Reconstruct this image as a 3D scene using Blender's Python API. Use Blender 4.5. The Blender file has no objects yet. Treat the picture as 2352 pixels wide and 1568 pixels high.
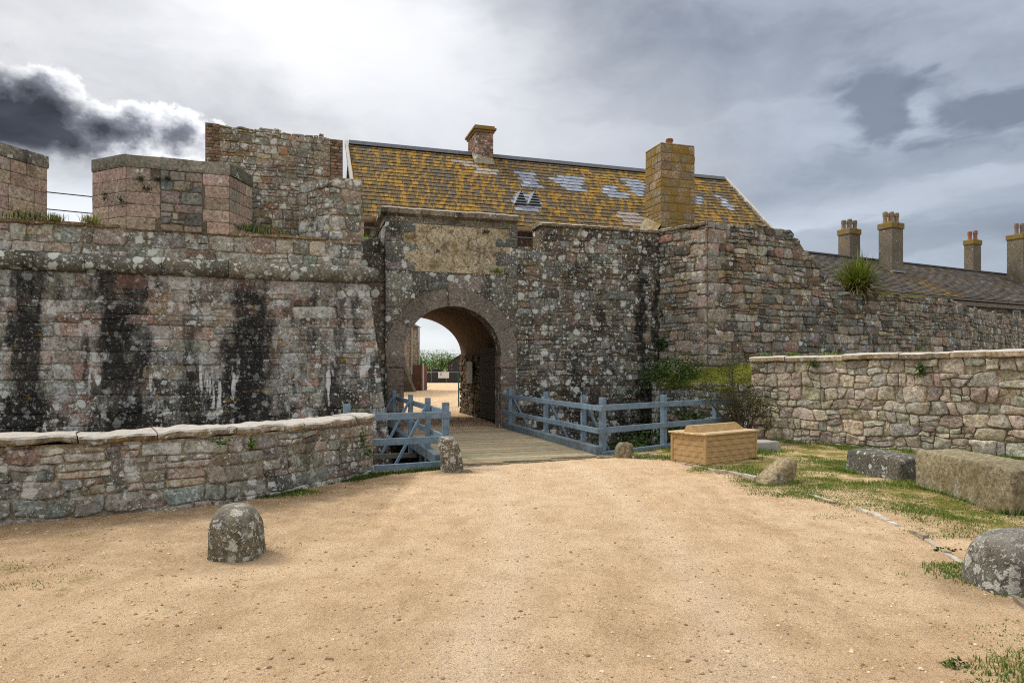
import bpy, math, random
import numpy as np
from mathutils import Vector

# ------------------------------------------------------------------ camera, sky, sun, exposure
SC = bpy.context.scene
COL = SC.collection
EYE = 1.6
FPX, U0, V0 = 1568.0, 1176.0, 847.0          # focal length, centre column and eye-level row on a 2352 px wide picture
cam_d = bpy.data.cameras.new("camera"); cam = bpy.data.objects.new("camera", cam_d); COL.objects.link(cam)
cam_d.lens = 24.0; cam_d.sensor_width = 36.0; cam_d.clip_start = .05; cam_d.clip_end = 6000
cam.location = (0, 0, EYE); cam.rotation_euler = (math.radians(90), 0, 0); cam_d.shift_y = 63 / 2352
SC.camera = cam
SC.view_settings.view_transform = 'Standard'; SC.view_settings.look = 'None'
SC.view_settings.exposure = 0.80; SC.view_settings.gamma = 1.0
try:
    SC.cycles.use_denoising = False; SC.cycles.filter_width = 1.1
    SC.cycles.max_bounces = 6; SC.cycles.diffuse_bounces = 3; SC.cycles.transparent_max_bounces = 6
except Exception: pass
SUN_AZ, SUN_EL = math.radians(-66), math.radians(47)      # azimuth from +Y towards +X
SUN_DIR = Vector((math.sin(SUN_AZ) * math.cos(SUN_EL), math.cos(SUN_AZ) * math.cos(SUN_EL), math.sin(SUN_EL)))
sun_d = bpy.data.lights.new("sun", 'SUN'); sun = bpy.data.objects.new("sun", sun_d); COL.objects.link(sun)
sun_d.energy = 1.5; sun_d.angle = math.radians(11); sun_d.color = (1.0, .95, .86)
sun.rotation_euler = SUN_DIR.to_track_quat('Z', 'Y').to_euler(); sun.location = (-20, 5, 30)

# ------------------------------------------------------------------ node helper
class NT:
    def __init__(s, tree): s.t = tree; tree.nodes.clear()
    def n(s, typ, ins=None, **props):
        nd = s.t.nodes.new(typ)
        for k, v in props.items(): setattr(nd, k, v)
        for k, v in (ins or {}).items(): s.put(nd.inputs[k], v)
        return nd
    def put(s, inp, v):
        if isinstance(v, bpy.types.NodeSocket): s.t.links.new(v, inp)
        elif isinstance(v, (tuple, list)):
            v = tuple(v)
            if inp.type == 'RGBA' and len(v) == 3: v += (1,)
            inp.default_value = v
        else:
            if inp.type == 'RGBA': v = (v, v, v, 1)
            elif inp.type == 'VECTOR': v = (v, v, v)
            inp.default_value = v
    def m(s, op, a, b=0.0, clamp=False):
        return s.n('ShaderNodeMath', {0: a, 1: b}, operation=op, use_clamp=clamp).outputs[0]
    def vm(s, op, a, b=(0, 0, 0)):
        nd = s.n('ShaderNodeVectorMath', {0: a, 1: b}, operation=op)
        return nd.outputs['Value'] if op in ('LENGTH', 'DOT_PRODUCT', 'DISTANCE') else nd.outputs[0]
    def mr(s, v, a, b, c=0.0, d=1.0, smooth=False):
        return s.n('ShaderNodeMapRange', {'Value': v, 'From Min': a, 'From Max': b, 'To Min': c, 'To Max': d},
                   interpolation_type='SMOOTHSTEP' if smooth else 'LINEAR').outputs[0]
    def mix(s, f, a, b, blend='MIX'):
        nd = s.n('ShaderNodeMix', data_type='RGBA', blend_type=blend)
        s.put(nd.inputs[0], f); s.put(nd.inputs[6], a); s.put(nd.inputs[7], b)
        return nd.outputs[2]
    def noise(s, vec, scale, detail=4.0, rough=.55, dist=0.0, color=False):
        nd = s.n('ShaderNodeTexNoise', {'Vector': vec, 'Scale': scale, 'Detail': detail, 'Roughness': rough, 'Distortion': dist})
        return nd.outputs['Color' if color else 'Fac']
    def vor(s, vec, scale, feature='F1'):
        return s.n('ShaderNodeTexVoronoi', {'Vector': vec, 'Scale': scale}, feature=feature)
    def ramp(s, f, stops):
        nd = s.n('ShaderNodeValToRGB', {'Fac': f}); e = nd.color_ramp.elements
        while len(e) < len(stops): e.new(.5)
        for el, (p, c) in zip(e, stops): el.position = p; el.color = tuple(c) + (1,)
        return nd.outputs[0]
    def scale(s, vec, sc): return s.vm('MULTIPLY', vec, sc)

def pxdir(u, v):
    d = Vector(((u - U0) / FPX, 1, (V0 - v) / FPX)); d.normalize(); return tuple(d)

# ------------------------------------------------------------------ world: Nishita sky under an uneven cloud deck
W = bpy.data.worlds.new("World"); SC.world = W; W.use_nodes = True
def build_world():
    t = NT(W.node_tree)
    D = t.n('ShaderNodeTexCoord').outputs['Generated']
    sky = t.n('ShaderNodeTexSky', sky_type='NISHITA', sun_disc=False, sun_elevation=SUN_EL, sun_rotation=SUN_AZ).outputs[0]
    sky = t.mix(1.0, sky, (.10, .10, .10), 'MULTIPLY')
    sx = t.n('ShaderNodeSeparateXYZ', {0: D})
    x, y, z = sx.outputs
    wc = t.noise(t.scale(D, (1, 1, 1.5)), 3.2, 5, .55, 0, True)
    warp = t.vm('ADD', D, t.vm('MULTIPLY', t.vm('SUBTRACT', wc, (.5, .5, .5)), (.22, .22, .10)))
    nb = t.noise(t.scale(warp, (1.3, 1.3, 2.4)), 2.6, 7, .56)
    nf = t.noise(t.scale(warp, (1, 1, 3.4)), 6.5, 8, .56)
    def blob(u, v, su, sv, w=warp):
        d = t.vm('SUBTRACT', w, pxdir(u, v))
        return t.vm('LENGTH', t.scale(d, (FPX / su, FPX / su, FPX / sv)))
    base = t.mix(t.mr(x, -.35, .42, smooth=True), (.345, .345, .348), (.205, .228, .268))
    base = t.mix(t.mr(nb, .30, .70), t.scale(base, (.62, .63, .66)), t.scale(base, (1.36, 1.35, 1.33)))
    base = t.mix(t.m('MULTIPLY', t.mr(nf, .30, .72), .45), base, t.scale(base, (1.5, 1.5, 1.48)))
    # the thin bright part of the deck with the sun behind it
    for (u, v, su, sv, a, c) in ((640, -20, 480, 250, .80, (.70, .70, .70)), (1000, 190, 420, 170, .72, (.63, .63, .633)),
                                 (1250, 330, 620, 200, .45, (.50, .505, .515)), (1780, 560, 420, 130, .50, (.47, .50, .55)),
                                 (150, 470, 420, 110, .70, (.60, .62, .65)), (1010, 760, 260, 90, .65, (.60, .63, .67)),
                                 (2200, 420, 330, 60, .30, (.42, .45, .50)), (2080, 500, 560, 55, .38, (.42, .46, .52))):
        b = t.mr(t.m('ADD', blob(u, v, su, sv), t.m('MULTIPLY', t.m('SUBTRACT', nf, .5), .9)), 1.05, .05, 0, a, True)
        base = t.mix(b, base, c)
    # darker rags on the right
    for (u, v, su, sv, a) in ((2010, 255, 120, 80, .85), (2290, 240, 190, 62, .92), (2110, 345, 300, 55, .35), (2100, 560, 420, 60, .40), (2330, 500, 240, 70, .35), (1560, 160, 420, 90, .22)):
        b = t.mr(t.m('ADD', blob(u, v, su, sv), t.m('MULTIPLY', t.m('SUBTRACT', nf, .5), 2.6)), 1.0, .45, 0, a, True)
        base = t.mix(b, base, (.115, .135, .17))
    base = t.mix(.10, base, sky)
    # heavy cumulus low on the left: white billowed rim, dark heart
    cf = t.noise(t.scale(D, (1, 1, 1.15)), 9.0, 9, .60)
    cb = t.noise(t.scale(D, (1, 1, 1.1)), 22.0, 6, .60)
    c = None
    for (u, v, su, sv) in ((95, 252, 125, 92), (20, 285, 240, 55), (245, 296, 170, 74), (400, 312, 95, 66)):
        v_ = t.m('SUBTRACT', 1.0, blob(u, v, su, sv, D))
        v_ = t.m('MULTIPLY', v_, .55) if u > 380 else (t.m('MULTIPLY', v_, .78) if u == 245 else v_)
        c = v_ if c is None else t.m('MAXIMUM', c, v_)
    c = t.m('ADD', c, t.m('MULTIPLY', t.m('SUBTRACT', cf, .5), 1.25))
    c = t.m('ADD', c, t.m('MULTIPLY', t.m('SUBTRACT', cb, .5), .95))
    ccol = t.ramp(t.m('ADD', c, .02), [(0.0, (.38, .385, .395)), (.10, (.49, .495, .505)), (.24, (.34, .35, .375)), (.42, (.12, .13, .155)), (.68, (.035, .04, .052))])
    lowfade = t.mr(z, .232, .262, 0, 1, True)
    ccol = t.mix(1.0, ccol, t.mr(nf, .32, .68, .65, 1.7), 'MULTIPLY')
    base = t.mix(t.m('MULTIPLY', t.mr(c, -.05, .10, 0, 1, True), lowfade), base, ccol)
    # brighter deck overhead, outside the picture, and a dull one near the ground behind the camera
    base = t.mix(t.mr(z, .46, .80, 0, .85, True), base, (.98, .97, .95))
    base = t.mix(t.mr(y, -.05, -.5, 0, .65, True), base, (.62, .63, .66))
    base = t.mix(t.mr(z, 0, -.04), base, (.16, .13, .10))
    bg = t.n('ShaderNodeBackground', {'Color': base, 'Strength': 1.0})
    out = t.n('ShaderNodeOutputWorld'); t.t.links.new(bg.outputs[0], out.inputs[0])
build_world()

# ------------------------------------------------------------------ small tools
def px(u, v, Y): return Vector(((u - U0) / FPX * Y, Y, EYE - (v - V0) / FPX * Y))
def gp(u, v, z=0.0):
    Y = (EYE - z) * FPX / (v - V0); return px(u, v, Y)
def proj(P):
    P = np.asarray(P); return U0 + FPX * P[..., 0] / P[..., 1], V0 - FPX * (P[..., 2] - EYE) / P[..., 1]

def _h(i, j, k):
    n = (i * 374761393 + j * 668265263 + k * 2147483647 * 3 + 1442695041) & 0xffffffff
    n = ((n ^ (n >> 13)) * 1274126177) & 0xffffffff
    n = ((n ^ (n >> 16)) * 2246822519) & 0xffffffff
    return ((n ^ (n >> 15)) & 0xffff) / 32767.5 - 1.0
def vnoise(p):
    p = np.asarray(p, float); i = np.floor(p).astype(np.int64); f = p - i; f = f * f * (3 - 2 * f)
    r = 0
    for a in (0, 1):
        for b in (0, 1):
            for c in (0, 1):
                w = (f[..., 0] if a else 1 - f[..., 0]) * (f[..., 1] if b else 1 - f[..., 1]) * (f[..., 2] if c else 1 - f[..., 2])
                r = r + w * _h(i[..., 0] + a, i[..., 1] + b, i[..., 2] + c)
    return r
def fbm(p, o=3):
    p = np.asarray(p, float); r = 0; a = 1.0
    for _ in range(o): r = r + a * vnoise(p); p = p * 2.03 + 17.3; a *= .5
    return r
def vn3(p, sc):
    p = np.asarray(p) * sc
    return np.stack([vnoise(p), vnoise(p + 31.7), vnoise(p + 77.1)], -1)

class MB:
    def __init__(s): s.v = []; s.f = []; s.c = []; s.mi = []; s.n = 0
    def add(s, v, f, col=(.3, .3, .3), mi=0):
        v = np.asarray(v, float).reshape(-1, 3); s.v.append(v)
        col = np.asarray(col, float)
        if col.ndim == 1: col = np.tile(col[:3], (len(v), 1))
        s.c.append(col[:, :3])
        o = s.n
        s.f.extend([tuple(int(i) + o for i in q) for q in f]); s.mi.extend([mi] * len(f) if np.isscalar(mi) else list(mi))
        s.n += len(v); return s
    def build(s, name, mats, parent=None, smooth=False, smooth_mi=None):
        V = np.concatenate(s.v); me = bpy.data.meshes.new(name)
        if parent is not None: V = V - np.array(base_of(parent))
        me.from_pydata(V.tolist(), [], s.f)
        mats = mats if isinstance(mats, (list, tuple)) else [mats]
        for m in mats: me.materials.append(m)
        me.polygons.foreach_set('material_index', s.mi)
        if smooth or smooth_mi is not None:
            me.polygons.foreach_set('use_smooth', [smooth or (m in smooth_mi) for m in s.mi])
        a = me.attributes.new('col', 'FLOAT_COLOR', 'POINT')
        C = np.concatenate(s.c); a.data.foreach_set('color', np.concatenate([C, np.ones((len(C), 1))], 1).ravel())
        me.validate(); me.update()
        o = bpy.data.objects.new(name, me); COL.objects.link(o)
        if parent is not None: o.parent = parent
        return o
def base_of(o):
    p = Vector((0, 0, 0))
    while o is not None: p = p + o.location; o = o.parent
    return p
def tag(o, label=None, cat=None, group=None, kind=None):
    if label: o['label'] = label
    if cat: o['category'] = cat
    if group: o['group'] = group
    if kind: o['kind'] = kind
    return o
def empty(name, loc, label, cat, group=None):
    o = bpy.data.objects.new(name, None); COL.objects.link(o); o.location = loc; o.empty_display_size = .2
    bpy.context.view_layer.update()
    return tag(o, label, cat, group)

def box(mb, c, x, y, z, col=(.3, .3, .3), mi=0, bev=0.0):
    """box from centre and three half-axis vectors, chamfered on all edges when bev > 0"""
    c, x, y, z = (np.array(v, float) for v in (c, x, y, z))
    lx, ly, lz = (np.linalg.norm(v) for v in (x, y, z)); ux, uy, uz = x / lx, y / ly, z / lz
    if bev <= 0:
        v = [c + a * x + b * y + d * z for d in (-1, 1) for b in (-1, 1) for a in (-1, 1)]
        f = [(0, 2, 3, 1), (4, 5, 7, 6), (0, 1, 5, 4), (2, 6, 7, 3), (0, 4, 6, 2), (1, 3, 7, 5)]
        return mb.add(v, f, col, mi)
    v = []; idx = {}
    for a in (-1, 1):
        for b in (-1, 1):
            for d in (-1, 1):
                for k in range(3):
                    h = [lx - bev, ly - bev, lz - bev]; h[k] += bev
                    idx[a, b, d, k] = len(v); v.append(c + a * h[0] * ux + b * h[1] * uy + d * h[2] * uz)
    f = []
    for a in (-1, 1):
        f.append([idx[a, b, d, 0] for b, d in ((-1, -1), (1, -1), (1, 1), (-1, 1))][::a])
        f.append([idx[b, a, d, 1] for b, d in ((-1, -1), (-1, 1), (1, 1), (1, -1))][::a])
        f.append([idx[b, d, a, 2] for b, d in ((-1, -1), (1, -1), (1, 1), (-1, 1))][::a])
    for a in (-1, 1):
        for b in (-1, 1):
            s = a * b
            f.append([idx[a, b, -1, 0], idx[a, b, 1, 0], idx[a, b, 1, 1], idx[a, b, -1, 1]][::-s])
            f.append([idx[a, -1, b, 0], idx[a, 1, b, 0], idx[a, 1, b, 2], idx[a, -1, b, 2]][::s])
            f.append([idx[-1, a, b, 1], idx[1, a, b, 1], idx[1, a, b, 2], idx[-1, a, b, 2]][::-s])
            for d in (-1, 1): f.append([idx[a, b, d, k] for k in range(3)][::a * b * d])
    return mb.add(v, f, col, mi)
def beam(mb, a, b, w, h, col=(.3, .3, .3), mi=0, bev=.008, up=(0, 0, 1)):
    a, b = Vector(a), Vector(b); d = b - a; t = d.normalized(); s = t.cross(Vector(up)); s.normalize(); u = s.cross(t)
    return box(mb, (a + b) / 2, d / 2, s * w / 2, u * h / 2, col, mi, bev)
def tube(mb, pts, rad, n=6, col=(.1, .08, .06), mi=0):
    pts = [Vector(p) for p in pts]; V = []; F = []
    ref = Vector((.3, .5, .8))
    for i, p in enumerate(pts):
        t = (pts[min(i + 1, len(pts) - 1)] - pts[max(i - 1, 0)]).normalized(); a = t.cross(ref)
        if a.length < 1e-3: a = t.cross(Vector((1, 0, 0)))
        a.normalize(); b = t.cross(a); r = rad[i] if hasattr(rad, '__len__') else rad
        for k in range(n):
            th = 2 * math.pi * k / n; V.append(p + (a * math.cos(th) + b * math.sin(th)) * r)
    for i in range(len(pts) - 1):
        for k in range(n): F.append((i * n + k, i * n + (k + 1) % n, (i + 1) * n + (k + 1) % n, (i + 1) * n + k))
    F.append(tuple(range(n))[::-1]); F.append(tuple((len(pts) - 1) * n + k for k in range(n)))
    return mb.add([tuple(v) for v in V], F, col, mi)
def lathe(mb, c, prof, n=24, col=(.3, .3, .3), mi=0):
    V = []; F = []
    for (r, z) in prof:
        for k in range(n):
            th = 2 * math.pi * k / n; V.append((c[0] + r * math.cos(th), c[1] + r * math.sin(th), c[2] + z))
    for i in range(len(prof) - 1):
        for k in range(n): F.append((i * n + k, i * n + (k + 1) % n, (i + 1) * n + (k + 1) % n, (i + 1) * n + k))
    F.append(tuple((len(prof) - 1) * n + k for k in range(n)))
    return mb.add(V, F, col, mi)

# ------------------------------------------------------------------ materials
def finish(t, color, rough=.95, bump=None, bstr=.5, bdist=.01, spec=.2, trans=None):
    b = t.n('ShaderNodeBsdfPrincipled', {'Base Color': color, 'Roughness': rough, 'Specular IOR Level': spec})
    if bump is not None:
        bn = t.n('ShaderNodeBump', {'Height': bump, 'Strength': bstr, 'Distance': bdist}); t.put(b.inputs['Normal'], bn.outputs[0])
    out = t.n('ShaderNodeOutputMaterial')
    t.t.links.new(b.outputs[0], out.inputs[0])
    return b
def newmat(name):
    m = bpy.data.materials.new(name); m.use_nodes = True; return m, NT(m.node_tree)
LICHEN = (.60, .62, .57)
def stone_mat(name, ochre=.3, dark=.3, lich=.5, big=4.2, small=12.0, pale=.3, streaks=None, sdir=None, bump=.8, cracks=0, each=True, lpow=1.7, lcol=None, gain=1.0, yellow=0.0, tops=0.0, spotlo=.42, drips=0.0, lowdark=None):
    m, t = newmat(name)
    g = t.n('ShaderNodeNewGeometry'); P = g.outputs['Position']
    col = t.n('ShaderNodeAttribute', attribute_name='col').outputs['Color']
    wn = t.noise(P, 9, 3, .6, 0, True)
    wn2 = t.noise(P, 38, 3, .6, 0, True)
    WP = t.vm('ADD', P, t.vm('MULTIPLY', t.vm('SUBTRACT', wn, (.5, .5, .5)), (.15, .15, .15)))
    WP = t.vm('ADD', WP, t.vm('MULTIPLY', t.vm('SUBTRACT', wn2, (.5, .5, .5)), (.045, .045, .045)))
    n1 = t.noise(P, 1.1, 5); n2 = t.noise(P, 17, 9, .76); n3 = t.noise(P, 70, 3, .7)
    c = t.mix(1.0, col, t.mr(n2, .33, .69, .30 * gain, 1.70 * gain), 'MULTIPLY')
    c = t.mix(t.mr(t.noise(t.vm('ADD', P, (2, 5, 9)), 6.5, 6, .7), .52, .66, 0, .40), c, t.mix(1.0, c, (.55, .52, .46), 'MULTIPLY'))
    c = t.mix(1.0, c, t.mr(n1, .3, .7, .78, 1.2), 'MULTIPLY')
    c = t.mix(1.0, c, t.mr(n3, .3, .7, .72, 1.28), 'MULTIPLY')
    om = t.m('MULTIPLY', t.mr(t.noise(t.vm('ADD', P, (5.2, 1.3, 7.7)), 2.3, 7, .66), .50, .66), ochre, True)
    c = t.mix(om, c, t.mix(n2, (.12, .075, .018), (.20, .14, .05)))
    hs = t.m('FRACT', t.m('MULTIPLY', t.n('ShaderNodeSeparateColor', {0: col}).outputs[0], 173.7)) if each else t.m('ADD', .62, 0)
    c = t.mix(1.0, c, (1.0, 1.0, .955), 'MULTIPLY')
    # pale crust
    pm = t.mr(t.noise(t.vm('ADD', WP, (11, 4, 2)), 2.9, 9, .74), .66 - .22 * pale, .74 - .20 * pale)
    pm = t.m('MULTIPLY', t.m('MULTIPLY', pm, t.mr(hs, .10, .65, .2, 1.2)), t.mr(n2, .36, .60)); pm = t.m('MULTIPLY', pm, .8 if pale > 0 else 0)
    c = t.mix(pm, c, (.52, .53, .50))
    # black algae
    dn = t.noise(t.scale(t.vm('ADD', P, (3, 8, 1)), (1, 1, .42)), 1.5, 8, .68)
    if lowdark: dn = t.m('ADD', dn, t.mr(t.n('ShaderNodeSeparateXYZ', {0: P}).outputs[2], lowdark[0], lowdark[1], .0, lowdark[2]))
    dn = t.m('ADD', dn, t.m('MULTIPLY', t.m('SUBTRACT', hs, .5), -.10))
    dm = t.m('MULTIPLY', t.mr(dn, .66 - .22 * dark, .80 - .26 * dark), .88 if dark > 0 else 0)
    c = t.mix(dm, c, t.mix(n2, (.010, .009, .008), (.05, .045, .035)))
    smask = None; hs0 = t.m('FRACT', t.m('MULTIPLY', t.n('ShaderNodeSeparateColor', {0: col}).outputs[0], 91.3))
    if streaks:
        sd = t.vm('DOT_PRODUCT', P, sdir)
        jit = t.m('ADD', t.m('MULTIPLY', t.m('SUBTRACT', t.noise(t.scale(P, (1, 1, .28)), 2.2, 8, .66), .5), 1.1), t.m('MULTIPLY', t.m('SUBTRACT', t.noise(P, 1.1, 6, .7), .5), .9))
        sd = t.m('ADD', sd, jit)
        zz0 = t.n('ShaderNodeSeparateXYZ', {0: P}).outputs[2]
        tn = t.noise(t.scale(t.vm('ADD', P, (2, 3, 0)), (1, 1, .09)), 3.1, 7, .62)
        tk = t.m('MULTIPLY', t.mr(tn, .58, .66, 0, .80), t.mr(t.noise(P, 1.3, 4), .36, .56))
        c = t.mix(t.m('MULTIPLY', tk, t.mr(zz0, streaks[0][3] + .1, streaks[0][3] - .2)), c, t.mix(n2, (.01, .01, .009), (.05, .045, .035)))
        for (s0, w, a, z0) in streaks:
            k = t.m('ABSOLUTE', t.m('SUBTRACT', sd, s0))
            k = t.mr(k, w * 1.15, w * .6, 0, a, True)
            zz = t.n('ShaderNodeSeparateXYZ', {0: P}).outputs[2]
            k = t.m('MULTIPLY', k, t.mr(zz, z0 + .25, z0 - .25))
            k = t.m('MULTIPLY', k, t.mr(n2, .30, .46, .55, 1))
            k = t.m('MULTIPLY', k, t.mr(t.noise(t.scale(t.vm('ADD', P, (s0, 3, 5)), (1, 1, .5)), 2.4, 7, .7), .34, .48, .62, 1)); k = t.m('MULTIPLY', k, t.mr(hs0, .0, .25, .55, 1))
            c = t.mix(k, c, t.mix(n2, (.006, .006, .006), (.03, .027, .024)))
            smask = k if smask is None else t.m('MAXIMUM', smask, k)
    if drips > 0:
        dr = t.noise(t.scale(t.vm('ADD', P, (7, 2, 0)), (1, 1, .13)), 3.4, 5, .55)
        zz = t.n('ShaderNodeSeparateXYZ', {0: P}).outputs[2]
        dk = t.m('MULTIPLY', t.mr(dr, .575, .61), t.mr(t.noise(t.vm('ADD', P, (1, 6, 3)), 2.1, 4, .65), .47, .53))
        dk = t.m('MULTIPLY', dk, t.mr(zz, 2.5, 1.5, 0, drips))
        c = t.mix(dk, c, (.62, .61, .58))
    # rosette lichens, two sizes
    hsum = None
    for sc, amt, off in ((big, 1.0, 0.0), (small, .95, 3.7), (small * 2.1, .75, 8.3)):
        v = t.vor(t.vm('ADD', WP, (off, off, off)), sc)
        rn = t.n('ShaderNodeSeparateColor', {0: v.outputs['Color']}).outputs[0]
        r = t.m('MULTIPLY', t.m('POWER', rn, lpow), .50)
        k = t.mr(t.m('ADD', t.m('SUBTRACT', v.outputs['Distance'], r), t.m('MULTIPLY', t.m('SUBTRACT', n2, .5), .22)), .01, -.05)
        cl = t.mr(t.noise(t.vm('ADD', P, (off * 2, 9, off)), 1.7 if sc < 8 else 2.9, 6, .66), spotlo + .17 - .28 * lich, spotlo + .25 - .28 * lich)
        k = t.m('MULTIPLY', t.m('MULTIPLY', k, cl), t.mr(n3, .25, .45, .55, .95))
        k = t.m('MULTIPLY', k, t.mr(hs, .05, .35, .4, 1.0))
        k = t.m('MULTIPLY', k, amt if lich > 0 else 0, True)
        if smask is not None: k = t.m('MULTIPLY', k, t.mr(smask, 0, .9, 1, .30))
        c = t.mix(k, c, t.mix(rn, (.40, .42, .37), lcol or LICHEN))
        hsum = k if hsum is None else t.m('ADD', hsum, k)
    if yellow > 0:
        ym = t.mr(t.noise(t.vm('ADD', WP, (4, 14, 9)), 2.6, 8, .68), .62 - .26 * yellow, .70 - .22 * yellow)
        c = t.mix(t.m('MULTIPLY', ym, t.mr(n2, .3, .55, .45, .95)), c, t.mix(n3, (.27, .15, .015), (.20, .15, .04)))
    if tops > 0:      # upper faces: pale lichen crust, plus the sunlit brightness of coping tops painted in
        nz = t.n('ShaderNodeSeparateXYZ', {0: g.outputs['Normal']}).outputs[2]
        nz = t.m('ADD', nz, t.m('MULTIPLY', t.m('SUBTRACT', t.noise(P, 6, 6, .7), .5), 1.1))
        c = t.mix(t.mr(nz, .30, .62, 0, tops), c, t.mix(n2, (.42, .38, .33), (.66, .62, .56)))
    if cracks:
        ve = t.n('ShaderNodeTexVoronoi', {'Vector': WP, 'Scale': cracks}, feature='DISTANCE_TO_EDGE').outputs['Distance']
        ck = t.m('MULTIPLY', t.mr(ve, .035, .0), t.mr(t.noise(P, 2, 4), .40, .55)); c = t.mix(t.m('MULTIPLY', ck, .75), c, (.06, .045, .03))
        hsum = t.m('SUBTRACT', hsum, t.m('MULTIPLY', ck, 3))
    hb = t.m('ADD', t.m('MULTIPLY', n2, 1.0), t.m('MULTIPLY', n3, .35))
    hb = t.m('ADD', hb, t.m('MULTIPLY', hsum, .18))
    finish(t, c, .95, hb, bump, .03)
    return m
def plain_mat(name, col, col2=None, scale=12, rough=.8, bump=.3, spec=.3, attr=False, stretch=(1, 1, 1), bdist=.01, metal=0, amp=1.0):
    m, t = newmat(name); P = t.n('ShaderNodeNewGeometry').outputs['Position']
    n = t.noise(t.scale(P, stretch), scale, 8, .68); n2 = t.noise(P, scale * 5, 3, .6)
    base = t.n('ShaderNodeAttribute', attribute_name='col').outputs['Color'] if attr else None
    if attr: c = t.mix(1.0, base, t.mr(n, .3, .7, 1 - .4 * amp, 1 + .35 * amp), 'MULTIPLY')
    else: c = t.mix(t.mr(n, .32, .68), col, col2 or tuple(x * .6 for x in col))
    c = t.mix(1.0, c, t.mr(n2, .3, .7, .85, 1.15), 'MULTIPLY')
    b = finish(t, c, rough, t.m('ADD', n, t.m('MULTIPLY', n2, .4)), bump, bdist, spec)
    b.inputs['Metallic'].default_value = metal
    return m
def leaf_mat(name, trans=.25):
    m, t = newmat(name); P = t.n('ShaderNodeNewGeometry').outputs['Position']
    c = t.n('ShaderNodeAttribute', attribute_name='col').outputs['Color']
    c = t.mix(1.0, c, t.mr(t.noise(P, 25, 2), .3, .7, .75, 1.25), 'MULTIPLY')
    b = t.n('ShaderNodeBsdfPrincipled', {'Base Color': c, 'Roughness': .6, 'Specular IOR Level': .25})
    tr = t.n('ShaderNodeBsdfTranslucent', {'Color': t.scale(c, (1.3, 1.4, .7))})
    mx = t.n('ShaderNodeMixShader', {0: trans, 1: b.outputs[0], 2: tr.outputs[0]})
    o = t.n('ShaderNodeOutputMaterial'); t.t.links.new(mx.outputs[0], o.inputs[0]); return m
def slate_mat(name, lichen=1.0, dens=.5):
    m, t = newmat(name); g = t.n('ShaderNodeNewGeometry'); P = g.outputs['Position']
    at = t.n('ShaderNodeAttribute', attribute_name='col').outputs['Color']
    sep = t.n('ShaderNodeSeparateColor', {0: at})           # r: grey level, g: how overgrown, b: warm shift
    r, gg, b = sep.outputs[:3]
    n2 = t.noise(P, 14, 8, .7); n3 = t.noise(P, 55, 4, .7)
    base = t.mix(b, (.60, .66, .78), (1.0, .80, .58))
    base = t.mix(1.0, base, r, 'MULTIPLY'); base = t.mix(1.0, base, t.mr(n2, .3, .7, .65, 1.35), 'MULTIPLY')
    lw = t.noise(P, 8, 4, .6, 0, True)
    WP = t.vm('ADD', P, t.vm('MULTIPLY', t.vm('SUBTRACT', lw, (.5, .5, .5)), (.12, .12, .12)))
    l = t.noise(t.scale(WP, (1.6, .34, .38)), 4.6, 8, .66)
    lb = t.noise(P, .55, 4, .6)
    l = t.m('ADD', l, t.m('MULTIPLY', t.m('SUBTRACT', lb, .5), .35))
    lm2 = t.m('MULTIPLY', t.mr(t.noise(t.vm('ADD', t.scale(WP, (1, .5, .55)), (3, 3, 3)), 3.2, 8, .70), .60 - .22 * dens, .68 - .22 * dens), t.m('MULTIPLY', gg, lichen), True)
    base = t.mix(t.m('MULTIPLY', lm2, .8), base, t.mix(n3, (.060, .040, .016), (.20, .125, .02)))
    lm = t.mr(l, .655 - .22 * dens, .715 - .22 * dens)
    lm = t.m('MULTIPLY', lm, t.m('MULTIPLY', gg, lichen), True)
    lc = t.mix(t.mr(n2, .35, .65), (.40, .215, .008), (.56, .27, .006))
    lc = t.mix(t.mr(n3, .38, .66, 0, .7), lc, (.13, .085, .02))
    lc = t.mix(t.mr(t.noise(P, 1.4, 5, .65), .42, .62, 0, .55), lc, (.19, .125, .02))
    c = t.mix(t.m('MULTIPLY', lm, t.mr(n3, .3, .5, .55, 1)), base, lc)
    v = t.vor(WP, 9); rn = t.n('ShaderNodeSeparateColor', {0: v.outputs['Color']}).outputs[0]
    k = t.mr(t.m('SUBTRACT', v.outputs['Distance'], t.m('MULTIPLY', rn, .30)), -.10, -.16)
    c = t.mix(t.m('MULTIPLY', t.m('MULTIPLY', k, gg), .5), c, (.40, .38, .30))
    dk = t.mr(t.noise(P, 3.1, 6, .7), .58, .70, 0, .7)
    c = t.mix(t.m('MULTIPLY', dk, gg), c, (.03, .024, .016))
    finish(t, c, .85, t.m('ADD', n2, lm), .5, .012, .3); return m

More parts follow.
